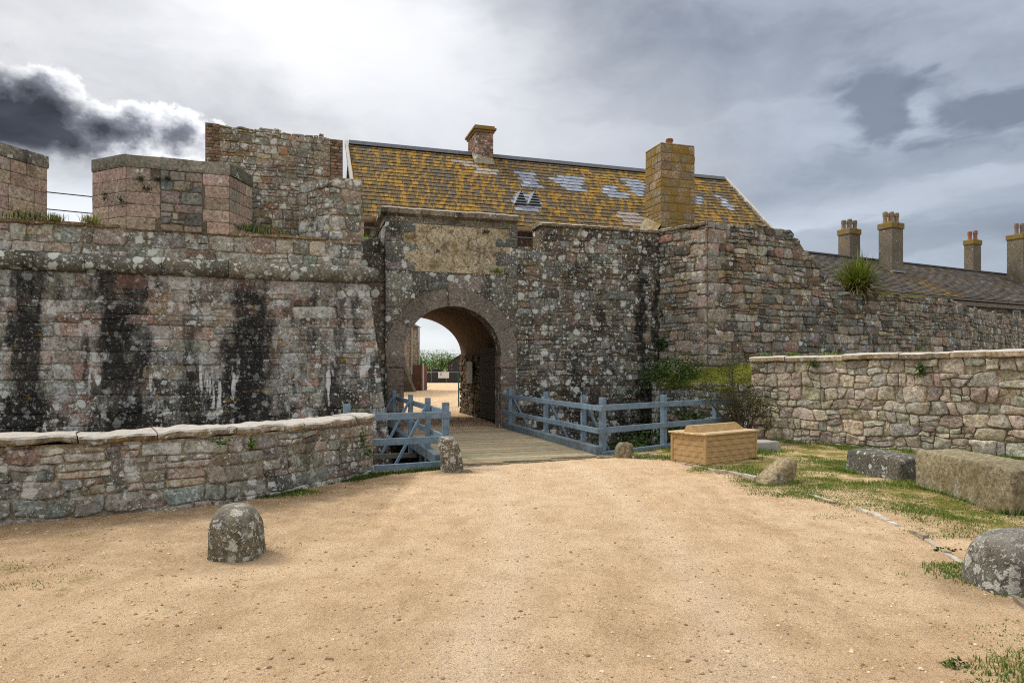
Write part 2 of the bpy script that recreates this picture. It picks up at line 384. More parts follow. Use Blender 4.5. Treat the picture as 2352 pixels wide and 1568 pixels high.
# ------------------------------------------------------------------ masonry generator
class Poly:
    """a wall line seen left to right; outward side faces the viewer"""
    def __init__(s, pts, smooth=False):
        pts = [np.array(p[:2], float) for p in pts]
        if smooth:
            q = []
            for i in range(len(pts) - 1):
                p0, p1, p2, p3 = pts[max(i - 1, 0)], pts[i], pts[i + 1], pts[min(i + 2, len(pts) - 1)]
                for k in range(8):
                    u = k / 8; q.append(.5 * (2 * p1 + (p2 - p0) * u + (2 * p0 - 5 * p1 + 4 * p2 - p3) * u * u + (3 * p1 - p0 - 3 * p2 + p3) * u ** 3))
            pts = q + [pts[-1]]
        s.p = np.array(pts); d = np.diff(s.p, axis=0); l = np.linalg.norm(d, axis=1); s.cum = np.r_[0, np.cumsum(l)]; s.L = s.cum[-1]
        t = d / l[:, None]; s.nseg = np.stack([t[:, 1], -t[:, 0]], 1); s.smooth = smooth
        vn = np.vstack([s.nseg[:1], s.nseg[:-1] + s.nseg[1:], s.nseg[-1:]]); 
        vn = vn / np.linalg.norm(vn, axis=1)[:, None]; s.vn = vn
        cs = np.r_[1, np.clip((s.nseg[:-1] * vn[1:-1]).sum(1), .3, 1), 1]; s.miter = vn / cs[:, None]
    def pos(s, q): return np.stack([np.interp(q, s.cum, s.p[:, 0]), np.interp(q, s.cum, s.p[:, 1])], -1)
    def nor(s, q):
        if s.smooth: 
            n = np.stack([np.interp(q, s.cum, s.vn[:, 0]), np.interp(q, s.cum, s.vn[:, 1])], -1); return n / np.linalg.norm(n, axis=-1)[..., None]
        i = np.clip(np.searchsorted(s.cum, q, side='right') - 1, 0, len(s.nseg) - 1); return s.nseg[i]
    def mit(s, q): return np.stack([np.interp(q, s.cum, s.miter[:, 0]), np.interp(q, s.cum, s.miter[:, 1])], -1)
    def breaks(s): return [] if s.smooth else list(s.cum[1:-1])
    def at(s, q, z, d):
        q = np.asarray(q, float); p = s.pos(q) + s.nor(q) * np.asarray(d)[..., None]
        return np.concatenate([p, np.broadcast_to(np.asarray(z, float), q.shape)[..., None]], -1)

def layout(L, zb, zt, rows, widths, rng, breaks=(), tilt=.02, wav=.02, split=.2, s0=0.0):
    z = [zb]
    while z[-1] < zt - rows[0] * .5: z.append(z[-1] + rng.uniform(*rows))
    if z[-1] > zt: 
        k = (zt - zb) / (z[-1] - zb); z = [zb + (q - zb) * k for q in z]
    ph = rng.uniform(0, 6.3, (len(z), 3)); am = rng.uniform(.3, 1, (len(z), 3))
    def zz(k, q):
        if k == 0 or k == len(z) - 1: return z[k]
        return z[k] + wav * (am[k, 0] * math.sin(q * 1.3 + ph[k, 0]) + am[k, 1] * math.sin(q * 3.1 + ph[k, 1]) + am[k, 2] * .7 * math.sin(q * 7.3 + ph[k, 2]))
    Q = []
    segs = [s0] + sorted(breaks) + [L]
    for k in range(len(z) - 1):
        for a, b in zip(segs[:-1], segs[1:]):
            js = [(a, a)]; q = a
            while True:
                w = rng.uniform(*widths) * rng.choice([.7, 1, 1, 1.25])
                if q + w > b - widths[0] * .6: break
                q += w; js.append((q + rng.normal(0, tilt), q + rng.normal(0, tilt)))
            js.append((b, b))
            for (b0, t0), (b1, t1) in zip(js[:-1], js[1:]):
                c = [[b0, zz(k, b0)], [b1, zz(k, b1)], [t1, zz(k + 1, t1)], [t0, zz(k + 1, t0)]]
                c = np.array(c); r = rng.random()
                wd, hh = b1 - b0, z[k + 1] - z[k]
                if r < split and hh > .13:
                    f0, f1 = rng.uniform(.35, .65, 2); m0 = c[0] + (c[3] - c[0]) * f0; m1 = c[1] + (c[2] - c[1]) * f1
                    lo = np.array([c[0], c[1], m1, m0]); hi = np.array([m0, m1, c[2], c[3]])
                    for part in (lo, hi):
                        if rng.random() < .45 and wd > .25:
                            g = rng.uniform(.35, .65); e0 = part[0] + (part[1] - part[0]) * g; e1 = part[3] + (part[2] - part[3]) * (g + rng.normal(0, .05))
                            Q += [np.array([part[0], e0, e1, part[3]]), np.array([e0, part[1], part[2], e1])]
                        else: Q.append(part)
                else: Q.append(c)
    return np.array(Q)
NO = 20
RINGS = np.array([1.0, .985, .93, .80, .45])
def stone_faces():
    F = []
    for r in range(len(RINGS) - 1):
        for k in range(NO): F.append((r * NO + k, r * NO + (k + 1) % NO, (r + 1) * NO + (k + 1) % NO, (r + 1) * NO + k))
    c = len(RINGS) * NO
    for k in range(NO): F.append(((len(RINGS) - 1) * NO + k, (len(RINGS) - 1) * NO + (k + 1) % NO, c))
    return np.array([f for f in F if len(f) == 4]), np.array([f for f in F if len(f) == 3])
SF4, SF3 = stone_faces()
def stones(mb, Q, mapper, rng, pal, gap=.009, depth=(.010, .032), power=9.0, rough=.012, jit=.05, adjust=None, mi=0, bright=.18, sub=.03):
    K = len(Q)
    if K == 0: return
    k5 = np.linspace(-1, 1, 6)[:-1]; one = np.ones(5)
    c = np.r_[k5, one, -k5, -one]; s = np.r_[-one, k5, one, -k5]; th = np.arctan2(s, c)
    p = power if np.isscalar(power) else rng.uniform(*power, (K, 1))
    r = (np.abs(c) ** p + np.abs(s) ** p) ** (-1 / p)
    a = np.broadcast_to(r * c, (K, NO)).copy(); b = np.broadcast_to(r * s, (K, NO)).copy()
    wob = np.ones((K, NO))
    for h in (2, 3, 5): wob += jit / h * 1.6 * np.sin(h * th[None] + rng.uniform(0, 6.3, (K, 1))) * rng.uniform(.2, 1, (K, 1))
    wob = np.minimum(wob, 1.03)
    wd = np.linalg.norm(Q[:, 1] - Q[:, 0] + Q[:, 2] - Q[:, 3], axis=1) / 2; hh = np.linalg.norm(Q[:, 3] - Q[:, 0] + Q[:, 2] - Q[:, 1], axis=1) / 2
    gx = np.clip(1 - 2 * gap / np.maximum(wd, .03), .4, 1)[:, None]; gz = np.clip(1 - 2 * gap / np.maximum(hh, .03), .4, 1)[:, None]
    A = []; B = []; Dp = []
    D = rng.uniform(*depth, (K, 1))
    prof = [-sub, .55, .95, 1.05, 1.12]
    mn = np.minimum(wd, hh)[:, None]
    for R, pf in zip(RINGS, prof):
        # absolute inset for edge rings so that big stones keep crisp arrises
        ins = (1 - R)
        rx = 1 - ins * np.clip(.25 / np.maximum(wd[:, None], .05), .3, 1.0) if R > .9 else R
        rz = 1 - ins * np.clip(.25 / np.maximum(hh[:, None], .05), .3, 1.0) if R > .9 else R
        A.append(a * wob * gx * rx); B.append(b * wob * gz * rz)
        Dp.append(np.full((K, NO), -sub) if pf < 0 else np.broadcast_to(D * pf, (K, NO)))
    A.append(np.zeros((K, 1))); B.append(np.zeros((K, 1))); Dp.append(D * 1.15)
    A = np.concatenate(A, 1); B = np.concatenate(B, 1); Dp = np.concatenate(Dp, 1)
    u = (A + 1) / 2; v = (B + 1) / 2
    P2 = ((1 - u) * (1 - v))[..., None] * Q[:, None, 0] + (u * (1 - v))[..., None] * Q[:, None, 1] + (u * v)[..., None] * Q[:, None, 2] + ((1 - u) * v)[..., None] * Q[:, None, 3]
    S, Z = P2[..., 0], P2[..., 1]
    if adjust is not None: S, Z = adjust(S, Z)
    # a slight tilt of every face
    Dp = Dp + np.where(Dp > 0, (A * rng.normal(0, .25, (K, 1)) + B * rng.normal(0, .25, (K, 1))) * D, 0)
    V = mapper(S, Z, Dp)
    if rough > 0:
        nn = vn3(V, 7.0) * rough + vn3(V, 19.0) * rough * .45
        V = V + nn * np.where(Dp > 0, 1.0, .3)[..., None]
    pal = np.array(pal); ci = rng.integers(0, len(pal), K)
    C = pal[ci] * (1 + rng.normal(0, bright, (K, 1))) * (1 + rng.normal(0, .04, (K, 3)))
    C = np.clip(C, .01, .8)
    n = V.shape[1]
    off = (np.arange(K) * n)[:, None, None]
    F = [tuple(f) for f in (SF4[None] + off).reshape(-1, 4)] + [tuple(f) for f in (SF3[None] + off).reshape(-1, 3)]
    mb.add(V.reshape(-1, 3), F, np.repeat(C, n, 0), mi)

def backing(mb, poly, zb, ztop, thick, mapper=None, mi=1, ds=.3, col=(.2, .17, .12), s0=0.0, s1=None, zn=1):
    s1 = poly.L if s1 is None else s1
    q = np.unique(np.r_[np.linspace(s0, s1, max(2, int((s1 - s0) / ds) + 1)), [b for b in poly.breaks() if s0 < b < s1]])
    zt = np.array([ztop(a) for a in q]); n = len(q)
    mapper = mapper or poly.at
    zr = [zb + (zt - zb) * k / zn for k in range(zn + 1)]
    if poly.smooth or not poly.breaks():
        fr = [mapper(q, z, np.zeros(n)) for z in zr]
        bk = [poly.at(q, z, np.full(n, -thick)) for z in zr]
    else:
        fr = []; bk = []
        for z in zr:
            off = (mapper(q + 1e-6, z, np.zeros(n)) - poly.at(q + 1e-6, z, np.zeros(n)))[:, :2]; d = np.linalg.norm(off, axis=1)
            p = poly.pos(q); fr.append(np.c_[p + poly.mit(q) * d[:, None], z]); bk.append(np.c_[p - poly.mit(q) * thick, z])
    V = np.concatenate(fr + bk); F = []; R = zn + 1
    def i(layer, k): return layer * n + k
    for k in range(n - 1):
        for r in range(zn):
            F.append((i(r, k), i(r, k + 1), i(r + 1, k + 1), i(r + 1, k)))
            F.append((i(R + r, k + 1), i(R + r, k), i(R + r + 1, k), i(R + r + 1, k + 1)))
        F.append((i(zn, k), i(zn, k + 1), i(R + zn, k + 1), i(R + zn, k)))
    for k in (0, n - 1):
        for r in range(zn):
            f = (i(r, k), i(r + 1, k), i(R + r + 1, k), i(R + r, k)); F.append(f if k == 0 else f[::-1])
    mb.add(V, F, col, mi)
def sweep(mb, poly, s0, s1, prof, zfun, rng, lens, gap=.008, jit=.012, col=((.3, .3, .3),), mi=0, ds=.12, rough=.012, closed=True):
    """a course of blocks with one cross-section (d outward, z up, counter-clockwise seen from the left end) along the wall line"""
    prof = np.array(prof, float); n = len(prof); q = s0
    col = np.array(col)
    cuts = [s0]
    brk = [b for b in poly.breaks() if s0 < b < s1]
    while True:
        l = rng.uniform(*lens); nxt = [b for b in brk if b > cuts[-1] + 1e-4]
        e = cuts[-1] + l
        if nxt and e > nxt[0] - lens[0] * .5: e = nxt[0]
        if e > s1 - lens[0] * .6: cuts.append(s1); break
        cuts.append(e)
    for a, b in zip(cuts[:-1], cuts[1:]):
        A0 = a + (gap / 2 if a not in brk else 0); B0 = b - (gap / 2 if b not in brk else 0)
        m = max(2, int((B0 - A0) / ds) + 1); qq = np.linspace(A0, B0, m)
        dz, dd = rng.normal(0, jit), rng.normal(0, jit); sc = 1 + rng.normal(0, .02)
        V = []
        for j, x in enumerate(qq):
            shrink = 1.0 if 0 < j < m - 1 else .985
            nn = poly.mit(np.array([x]))[0] if (brk and (abs(x - a) < .01 and a in brk or abs(x - b) < .01 and b in brk)) else poly.nor(np.array([min(max(x, a + 1e-4), b - 1e-4)]))[0]
            p = poly.pos(np.array([x]))[0]
            c = prof.mean(0); pr = c + (prof - c) * sc * shrink
            for (d, z) in pr: V.append((p[0] + nn[0] * (d + dd), p[1] + nn[1] * (d + dd), zfun(x) + z + dz))
        V = np.array(V); V = V + vn3(V, 5.0) * rough + vn3(V, 14.0) * rough * .5
        F = [(j * n + k, (j + 1) * n + k, (j + 1) * n + (k + 1) % n, j * n + (k + 1) % n) for j in range(m - 1) for k in range(n)]
        F += [tuple(range(n)), tuple((m - 1) * n + k for k in range(n))[::-1]]
        cc = col[rng.integers(0, len(col))] * (1 + rng.normal(0, .12)); mb.add(V, F, cc, mi)

MORTAR = (.22, .175, .12)
PAL_GREY = [(.20, .18, .155), (.16, .155, .145), (.23, .20, .17), (.14, .14, .135), (.19, .20, .19), (.25, .205, .17), (.12, .115, .105), (.21, .16, .13), (.26, .24, .21)]
PAL_WARM = [(.29, .245, .195), (.26, .24, .21), (.31, .26, .205), (.22, .20, .175), (.34, .30, .245), (.29, .225, .175), (.24, .235, .215)]
PAL_PINK = [(.36, .275, .23), (.34, .255, .215), (.38, .295, .25), (.31, .245, .21)]
PAL_DARK = [(.12, .105, .085), (.09, .085, .075), (.15, .125, .10), (.11, .11, .10), (.16, .12, .095), (.075, .07, .065)]
M_MORTAR = plain_mat('mortar', None, scale=18, attr=True, bump=.9, bdist=.03, rough=1, spec=.1)

# ------------------------------------------------------------------ site geometry
A = np.array([-.30, 18.35]); dg = np.array([math.cos(math.radians(17.5)), math.sin(math.radians(17.5))]); pg = np.array([-dg[1], dg[0]])
def GL(s, t, z=0.0):        # gate axes: s along the front, t into the fort
    q = A + dg * s + pg * t; return Vector((q[0], q[1], z))
E = np.array([-3.26, 15.50]); db = np.array([math.cos(math.radians(19.7)), math.sin(math.radians(19.7))]); pb = np.array([-db[1], db[0]])
def BL(s, t=0.0): q = E - db * s + pb * t; return (q[0], q[1])       # s leftwards along the bastion face
DITCH = -2.6
RW = [(5.45, 15.55), (8.95, 11.75), (13.5, 6.8)]                        # right-hand boundary wall, outer line
LP = [(-12.0, 3.6), (-8.0, 5.4), (-5.3, 6.95), (-4.2, 7.55), (-3.4, 8.2), (-2.82, 9.1), (-2.4, 9.9), (-2.12, 10.42)]
KERB = [(1.95, 12.9), (2.25, 12.4), (3.0, 11.15), (3.48, 10.04), (3.82, 8.28), (3.9, 6.91), (3.69, 5.54), (3.35, 4.4), (2.9, 3.4), (2.3, 2.2)]

# ------------------------------------------------------------------ ground
M_GROUND = None
def ground_mat():
    m, t = newmat('sandy_gravel'); P = t.n('ShaderNodeNewGeometry').outputs['Position']
    at = t.n('ShaderNodeSeparateColor', {0: t.n('ShaderNodeAttribute', attribute_name='col').outputs['Color']})
    ver, soil, trk = at.outputs[:3]
    n1 = t.noise(P, .45, 5, .6); n2 = t.noise(P, 3.0, 8, .65); n3 = t.noise(P, 28, 6, .75); n4 = t.noise(P, 120, 3, .7)
    c = t.mix(t.mr(n1, .3, .7), (.77, .53, .305), (.91, .68, .44))
    c = t.mix(t.m('MULTIPLY', trk, t.mr(n2, .35, .6, .2, .85)), c, (.97, .78, .56))
    c = t.mix(t.m('MULTIPLY', t.m('SUBTRACT', 1.0, trk), t.mr(t.noise(t.scale(P, (1, .35, 1)), 2.2, 8, .72), .48, .62, 0, .50)), c, (.52, .335, .185))
    c = t.mix(t.mr(n2, .42, .72, 0, .55), c, (.47, .29, .145))
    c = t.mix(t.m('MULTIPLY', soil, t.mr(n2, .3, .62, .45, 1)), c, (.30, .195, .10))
    c = t.mix(t.m('MULTIPLY', t.mr(n3, .5, .75, 0, 1), .5), c, (.80, .62, .42))
    n5 = t.noise(P, 60, 5, .8); c = t.mix(t.mr(n5, .43, .34, 0, .75), c, (.26, .155, .08))
    c = t.mix(t.mr(t.noise(t.scale(P, (1, .45, 1)), 1.3, 7, .7), .52, .66, 0, .28), c, (.46, .29, .155))
    c = t.mix(t.mr(n3, .45, .32, 0, .6), c, (.30, .185, .095))
    v = t.vor(P, 42); rn = t.n('ShaderNodeSeparateColor', {0: v.outputs['Color']}).outputs[0]
    k = t.mr(t.m('SUBTRACT', v.outputs['Distance'], t.m('MULTIPLY', rn, .42)), -.06, -.14)
    c = t.mix(t.m('MULTIPLY', k, .8), c, t.mix(rn, (.16, .10, .06), (.74, .62, .48)))
    gm = t.mr(t.m('ADD', t.noise(P, 1.9, 9, .72), t.m('MULTIPLY', t.m('SUBTRACT', ver, .5), .24)), .53, .66)
    gc = t.mix(t.mr(n3, .35, .65), (.15, .16, .025), (.36, .30, .085))
    c = t.mix(t.m('MULTIPLY', gm, t.mr(ver, .02, .25)), c, gc)
    c = t.mix(1.0, c, t.mr(n4, .3, .7, .68, 1.3), 'MULTIPLY')
    h = t.m('ADD', t.m('MULTIPLY', n3, 1.0), t.m('ADD', t.m('MULTIPLY', n5, .8), t.m('MULTIPLY', k, .35)))
    finish(t, c, .97, h, 1.0, .034, .15); return m
M_GROUND = ground_mat()
KP = np.array(KERB)
def kerb_x(y): return np.interp(y, KP[::-1, 1], KP[::-1, 0])
LPP = Poly(LP, True); RWP = Poly(RW)
def dist_poly(P, Q):
    d = np.full(len(P), 1e9)
    for a, b in zip(Q[:-1], Q[1:]):
        ab = b - a; t = np.clip(((P - a) @ ab) / (ab @ ab), 0, 1); d = np.minimum(d, np.linalg.norm(P - a - t[:, None] * ab, axis=1))
    return d
EDGE = np.array([(-60, -14), (-12.2, 3.9), (-8.2, 5.75), (-5.5, 7.25), (-4.4, 7.85), (-3.65, 8.45), (-3.1, 9.3), (-2.7, 10.1), (-2.40, 10.62), (-1.10, 11.42), (1.62, 12.83), (3.08, 13.98), (4.49, 15.22), (5.45, 15.9), (9.2, 12.0), (13.8, 7.1), (60, -42)])
def ground_h(x, y):
    p = np.stack([x, y, np.zeros_like(x)], -1)
    h = .018 * fbm(p * .9, 3) + .006 * vnoise(p * 6)
    ver = np.clip((x - kerb_x(y)) / .6, 0, 1) * ((y > 0) & (y < 13.2))
    return h + ver * (.02 + .02 * vnoise(p * 2.2 + 5))
def build_ground():
    xs = np.r_[np.linspace(-60, -13, 14), np.arange(-12.5, 15, .11), np.linspace(16, 60, 12)]
    ys = np.r_[np.linspace(-40, -1, 10), np.arange(-.5, 16.5, .11)]
    X, Y = np.meshgrid(xs, ys); Zh = ground_h(X, Y)
    P = np.stack([X.ravel(), Y.ravel()], 1)
    lim = np.interp(P[:, 0], EDGE[:, 0], EDGE[:, 1])
    # distances for the worn verge and the bare soil under the left parapet
    ver = np.clip((P[:, 0] - kerb_x(P[:, 1])) / .9 + .12, 0, 1) * (P[:, 1] > -3)
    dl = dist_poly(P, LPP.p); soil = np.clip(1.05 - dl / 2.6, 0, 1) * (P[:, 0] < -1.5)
    left = np.clip((-1.6 - P[:, 0]) / 2.2, 0, 1) * np.clip((7.2 - P[:, 1]) / 2, 0, 1) * .50
    dr = dist_poly(P, RWP.p); ver = np.maximum(ver, left); ver = np.where(dr < .5, np.maximum(ver, .9), ver)
    pc = np.interp(P[:, 1], [0, 3, 6, 9, 12.5], [.2, .45, .75, .62, .15]); dx = np.abs(np.abs(P[:, 0] - pc) - .72); trk = np.clip(1 - dx / .42, 0, 1) * (P[:, 1] > -2) * .9
    trk = np.maximum(trk, np.clip(1 - np.abs(P[:, 0] - pc) / 2.2, 0, 1) * .35 * np.clip((P[:, 1] - 6) / 3, 0, 1))
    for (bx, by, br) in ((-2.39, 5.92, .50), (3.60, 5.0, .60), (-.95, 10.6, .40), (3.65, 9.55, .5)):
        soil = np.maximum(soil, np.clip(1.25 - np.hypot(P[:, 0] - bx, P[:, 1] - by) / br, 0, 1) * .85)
    C = np.stack([ver, soil, trk], 1)
    V = np.c_[P, Zh.ravel()]
    nx, ny = len(xs), len(ys); I = np.arange(nx * ny).reshape(ny, nx)
    q = np.stack([I[:-1, :-1], I[:-1, 1:], I[1:, 1:], I[1:, :-1]], -1).reshape(-1, 4)
    ok = (P[q].mean(1)[:, 1] < lim[q].mean(1))
    mb = MB(); mb.add(V, q[ok], C); g = mb.build('ground', M_GROUND, smooth=True); tag(g, kind='structure')
    mb = MB(); mb.add([(-900, -40, DITCH), (900, -40, DITCH), (900, 900, DITCH), (-900, 900, DITCH)], [(0, 1, 2, 3)], (.3, .9, 0))
    tag(mb.build('ditch_bed', plain_mat('ditch_soil', (.06, .07, .025), (.10, .08, .045), 3, 1)), kind='structure')
    # court behind the gate, out to the horizon
    mb = MB(); xs = np.linspace(-60, 60, 40); ts = np.linspace(.02, 140, 60)
    V = [];
    for t in ts:
        for s in xs: v = GL(s, t, 0); V.append((v.x, v.y, .012 * math.sin(s * .7) * math.sin(t * .5)))
    F = [(j * 40 + i, j * 40 + i + 1, (j + 1) * 40 + i + 1, (j + 1) * 40 + i) for j in range(59) for i in range(39)]
    mb.add(V, F, (.04, .12, 0)); b = len(V)
    V = [GL(-900, 140, -.02), GL(900, 140, -.02), GL(900, 1500, -.02), GL(-900, 1500, -.02)]
    mb.add([tuple(v) for v in V], [(0, 1, 2, 3)], (.8, .2, 0))
    tag(mb.build('court_ground', M_GROUND, smooth=True), kind='structure')
build_ground()

# ------------------------------------------------------------------ left parapet wall
def parapet():
    rng = np.random.default_rng(11); root = empty('parapet_wall', (-4.2, 7.7, 0), 'low curved stone parapet wall with pale coping along the left ditch edge', 'wall')
    mat = stone_mat('parapet_stone', gain=1.22, ochre=.55, dark=.52, lich=1.2, pale=.75, big=6.0, small=15)
    pts = LPP; endn = pts.nor(np.array([pts.L - 1e-3]))[0]; e = pts.p[-1]
    zt = .80
    mb = MB()
    Q = layout(pts.L, -.12, zt, (.15, .25), (.24, .58), rng, split=.34, wav=.018)
    stones(mb, Q, pts.at, rng, PAL_GREY, gap=.007, depth=(.012, .03), power=(6, 13), rough=.014)
    backing(mb, pts, -.15, lambda s: zt, .50, col=MORTAR)
    end = Poly([e, e - endn * .50]); Q = layout(end.L, -.12, zt, (.17, .28), (.22, .40), rng, split=.1)
    stones(mb, Q, end.at, rng, PAL_GREY, gap=.01, depth=(.012, .03))
    back = Poly((pts.p - pts.vn * .50)[::-1], False); back.smooth = True
    mb.build('wall_face', [mat, mat], root, smooth_mi=[0])
    # ditch side of the parapet and the revetment below
    mb = MB(); Q = layout(back.L, DITCH, .78, (.2, .3), (.3, .6), rng); stones(mb, Q, back.at, rng, PAL_DARK, depth=(.01, .03))
    backing(mb, back, DITCH, lambda s: -.16, .45, col=MORTAR); mb.build('ditch_side', [mat, mat], root, smooth_mi=[0])
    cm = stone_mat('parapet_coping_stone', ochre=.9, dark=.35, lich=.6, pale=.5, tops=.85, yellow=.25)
    mb = MB(); sweep(mb, pts, .02, pts.L + .03, [(.035, 0), (.05, .02), (.05, .06), (.03, .085), (-.10, .105), (-.42, .105), (-.54, .08), (-.55, .0)], lambda s: zt + .002, rng, (.55, 1.35), gap=.014, jit=.012, col=[(.22, .18, .13), (.27, .22, .17)], rough=.026, ds=.07)
    mb.build('coping', cm, root, smooth=False)
parapet()

# ------------------------------------------------------------------ bastion on the left
def bastion():
    rng = np.random.default_rng(5)
    root = empty('bastion', (BL(3)[0], BL(3)[1], DITCH), 'massive stained stone bastion on the left with rounded string course and merlons', 'bastion')
    ZC = 3.52                                # underside of the string course
    Lw = 13.0
    front = [BL(Lw), BL(0), BL(0, 2.2)]
    pol = Poly(front); bat = .115
    def bm(s, z, d): return pol.at(s, z, d + bat * (ZC - np.asarray(z)))
    # scarp corner needs the batter on both faces: move the corner out with height
    def bm2(s, z, d):
        s = np.asarray(s, float); z = np.asarray(z, float); o = bat * (ZC - z)
        s2 = np.where(s < Lw, s * (Lw + o) / Lw, s)          # stretch the front courses to reach the displaced corner
        p = pol.pos(np.minimum(s, Lw)); 
        fr = np.concatenate([pol.p[0] + (s2)[..., None] * db + pol.nseg[0] * (d + o)[..., None], z[..., None]], -1)
        sd = np.concatenate([pol.p[1] + (s - Lw - o * (1 - (s - Lw) / 2.2))[..., None] * pb + pol.nseg[1] * (d + o)[..., None], z[..., None]], -1)
        return np.where((s < Lw)[..., None], fr, sd)
    sdir = (float(db[0]), float(db[1]), 0)
    def sv(u):                               # position along the face of a column in the picture
        k = (u - U0) / FPX; s = (E[0] - k * E[1]) / (db[0] - k * db[1]); q = E - db * s; return float(q @ db)
    mat = stone_mat('scarp_stone', gain=1.30, ochre=.30, dark=.55, lich=.90, pale=.94, big=5.0, small=14, spotlo=.42, drips=1.0, lowdark=(2.6, .3, .13),
                    streaks=[(sv(68), .34, .97, 3.62), (sv(292), .52, .97, 3.62), (sv(575), .46, .97, 3.45), (sv(-120), .5, .9, 3.5), (sv(775), .14, .7, 3.5), (sv(440), .25, .6, 2.1)], sdir=sdir, bump=1.0, yellow=.04)
    mb = MB(); Q = layout(pol.L, DITCH, ZC, (.20, .33), (.34, .80), rng, pol.breaks(), split=.30, wav=.016)
    stones(mb, Q, bm2, rng, [(.21, .17, .135), (.17, .15, .125), (.24, .19, .155), (.14, .125, .105), (.20, .185, .165), (.20, .12, .09), (.25, .155, .12), (.26, .235, .20)], gap=.006, depth=(.006, .022), power=(6, 12), rough=.008, jit=.035)
    # solid core
    o = bat * (ZC - DITCH)
    B = [np.array(BL(Lw)) + pol.nseg[0] * o, np.array(BL(0)) + pol.nseg[0] * o + pol.nseg[1] * o, np.array(BL(0, 3)) + pol.nseg[1] * o, np.array(BL(Lw, 3))]
    T = [BL(Lw), BL(0), BL(0, 3), BL(Lw, 3)]
    mb.add([(b[0], b[1], DITCH) for b in B] + [(q[0], q[1], ZC + .02) for q in T], [(0, 1, 5, 4), (1, 2, 6, 5), (2, 3, 7, 6), (3, 0, 4, 7), (4, 5, 6, 7)], (.13, .11, .085), 1)
    mb.build('scarp', [mat, mat], root, smooth_mi=[0])
    # string course
    cmat = stone_mat('string_course_stone', each=False, ochre=.3, dark=.55, lich=.78, pale=.42, big=3.6, small=9, bump=.6)
    mb = MB(); r = .19
    prof = [(-.10, 0)] + [(.02 + r * math.cos(a) * .95, r + r * math.sin(a)) for a in np.linspace(-math.pi / 2, math.pi / 2, 11)] + [(-.10, 2 * r)]
    sweep(mb, Poly([BL(Lw), BL(0), BL(0, 2.2)]), 0, Lw + 1.6, prof, lambda s: ZC, rng, (.75, 1.5), gap=.012, jit=.006, col=[(.16, .15, .12), (.13, .125, .105), (.19, .175, .14)], rough=.008)
    mb.build('string_course', cmat, root, smooth=True)
    # parapet band above the string course
    zp0, zp1 = ZC + .36, 4.46
    pp = Poly([BL(Lw, .05), BL(.14, .05), BL(.14, 2.2)])
    pmat = stone_mat('band_stone', gain=1.22, ochre=.5, dark=.38, lich=1.25, pale=.80, big=4.6, small=12)
    mb = MB(); Q = layout(pp.L, zp0, zp1, (.16, .34), (.28, .62), rng, pp.breaks(), split=.30)
    stones(mb, Q, pp.at, rng, PAL_GREY + PAL_WARM[:3], gap=.007, depth=(.012, .04), power=(6, 13), rough=.014)
    backing(mb, pp, zp0 - .05, lambda s: zp1, 2.0, col=MORTAR)
    mb.build('parapet_band', [pmat, pmat], root, smooth_mi=[0])
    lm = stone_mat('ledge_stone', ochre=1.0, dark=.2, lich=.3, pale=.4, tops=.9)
    for (a, b) in ((0, Lw - 5.0), (Lw - 2.9, Lw - .95)):
        mb = MB(); sweep(mb, pp, a, b, [(.05, 0), (.05, .06), (-.5, .09), (-.5, 0)], lambda s: zp1, rng, (.5, .9), jit=.008, col=[(.25, .19, .11), (.22, .17, .1)])
        mb.build('ledge', lm, root)
    # merlons of squared pink granite with dark weathered tops
    gm = stone_mat('pink_granite', ochre=.12, dark=.25, lich=.10, pale=.18, big=6, small=16, bump=.5)
    capm = stone_mat('merlon_cap_stone', ochre=.35, dark=.45, lich=.18, pale=.1, bump=.6)
    def merlon(pts, zb, zt, patch=None, seed=0):
        r2 = np.random.default_rng(seed); P = Poly(pts)
        mb = MB(); Q = layout(P.L, zb, zt, (.275, .285), (.42, .95), r2, P.breaks(), split=0, wav=0, tilt=0)
        if patch:
            c = Q.mean(1); k = (c[:, 0] > patch[0]) & (c[:, 0] < patch[1]) & (np.abs(np.sin(c[:, 1] * 9 + c[:, 0] * 2)) > .05)
            Q2 = layout(patch[1], zb, zt, (.14, .27), (.22, .5), r2, split=.2, wav=.01, s0=patch[0])
            Qm = Q.copy(); Qm = Qm[~k]
            # trim the neighbours of the rebuilt middle
            for q in Qm:
                if q[0, 0] < patch[0] < q[1, 0]: q[1, 0] = q[2, 0] = patch[0]
                if q[0, 0] < patch[1] < q[1, 0]: q[0, 0] = q[3, 0] = patch[1]
            Qm = Qm[(Qm[:, 1, 0] - Qm[:, 0, 0]) > .05]
            stones(mb, Q2, P.at, r2, [(.19, .20, .195), (.23, .20, .17), (.15, .165, .165), (.25, .2, .16)], gap=.012, depth=(.006, .025))
            Q = Qm
        stones(mb, Q, P.at, r2, PAL_PINK, gap=.004, depth=(.006, .009), power=40, rough=.003, jit=.006, bright=.07)
        pt = [p for p in pts]; n = len(pt)
        V = [(p[0], p[1], zb) for p in pt] + [(p[0], p[1], zt) for p in pt]
        mb.add(V, [(i, (i + 1) % n, n + (i + 1) % n, n + i) for i in range(n)] + [tuple(range(n, 2 * n))], (.12, .10, .08), 1)
        o = mb.build('merlon', [gm, gm], root, smooth_mi=[0])
        mb = MB(); sweep(mb, P, 0, P.L, [(.018, 0), (.028, .05), (.02, .25), (-.35, .30), (-.35, 0)], lambda s: zt, r2, (.9, 1.8), gap=.008, jit=.003, col=[(.15, .145, .12), (.18, .17, .145), (.13, .125, .105)], rough=.008)
        V = [(p[0] - (P.miter[i, 0] if i < len(P.miter) else 0) * .2, p[1] - (P.miter[i, 1] if i < len(P.miter) else 0) * .2, zt + .29) for i, p in enumerate(pt)]
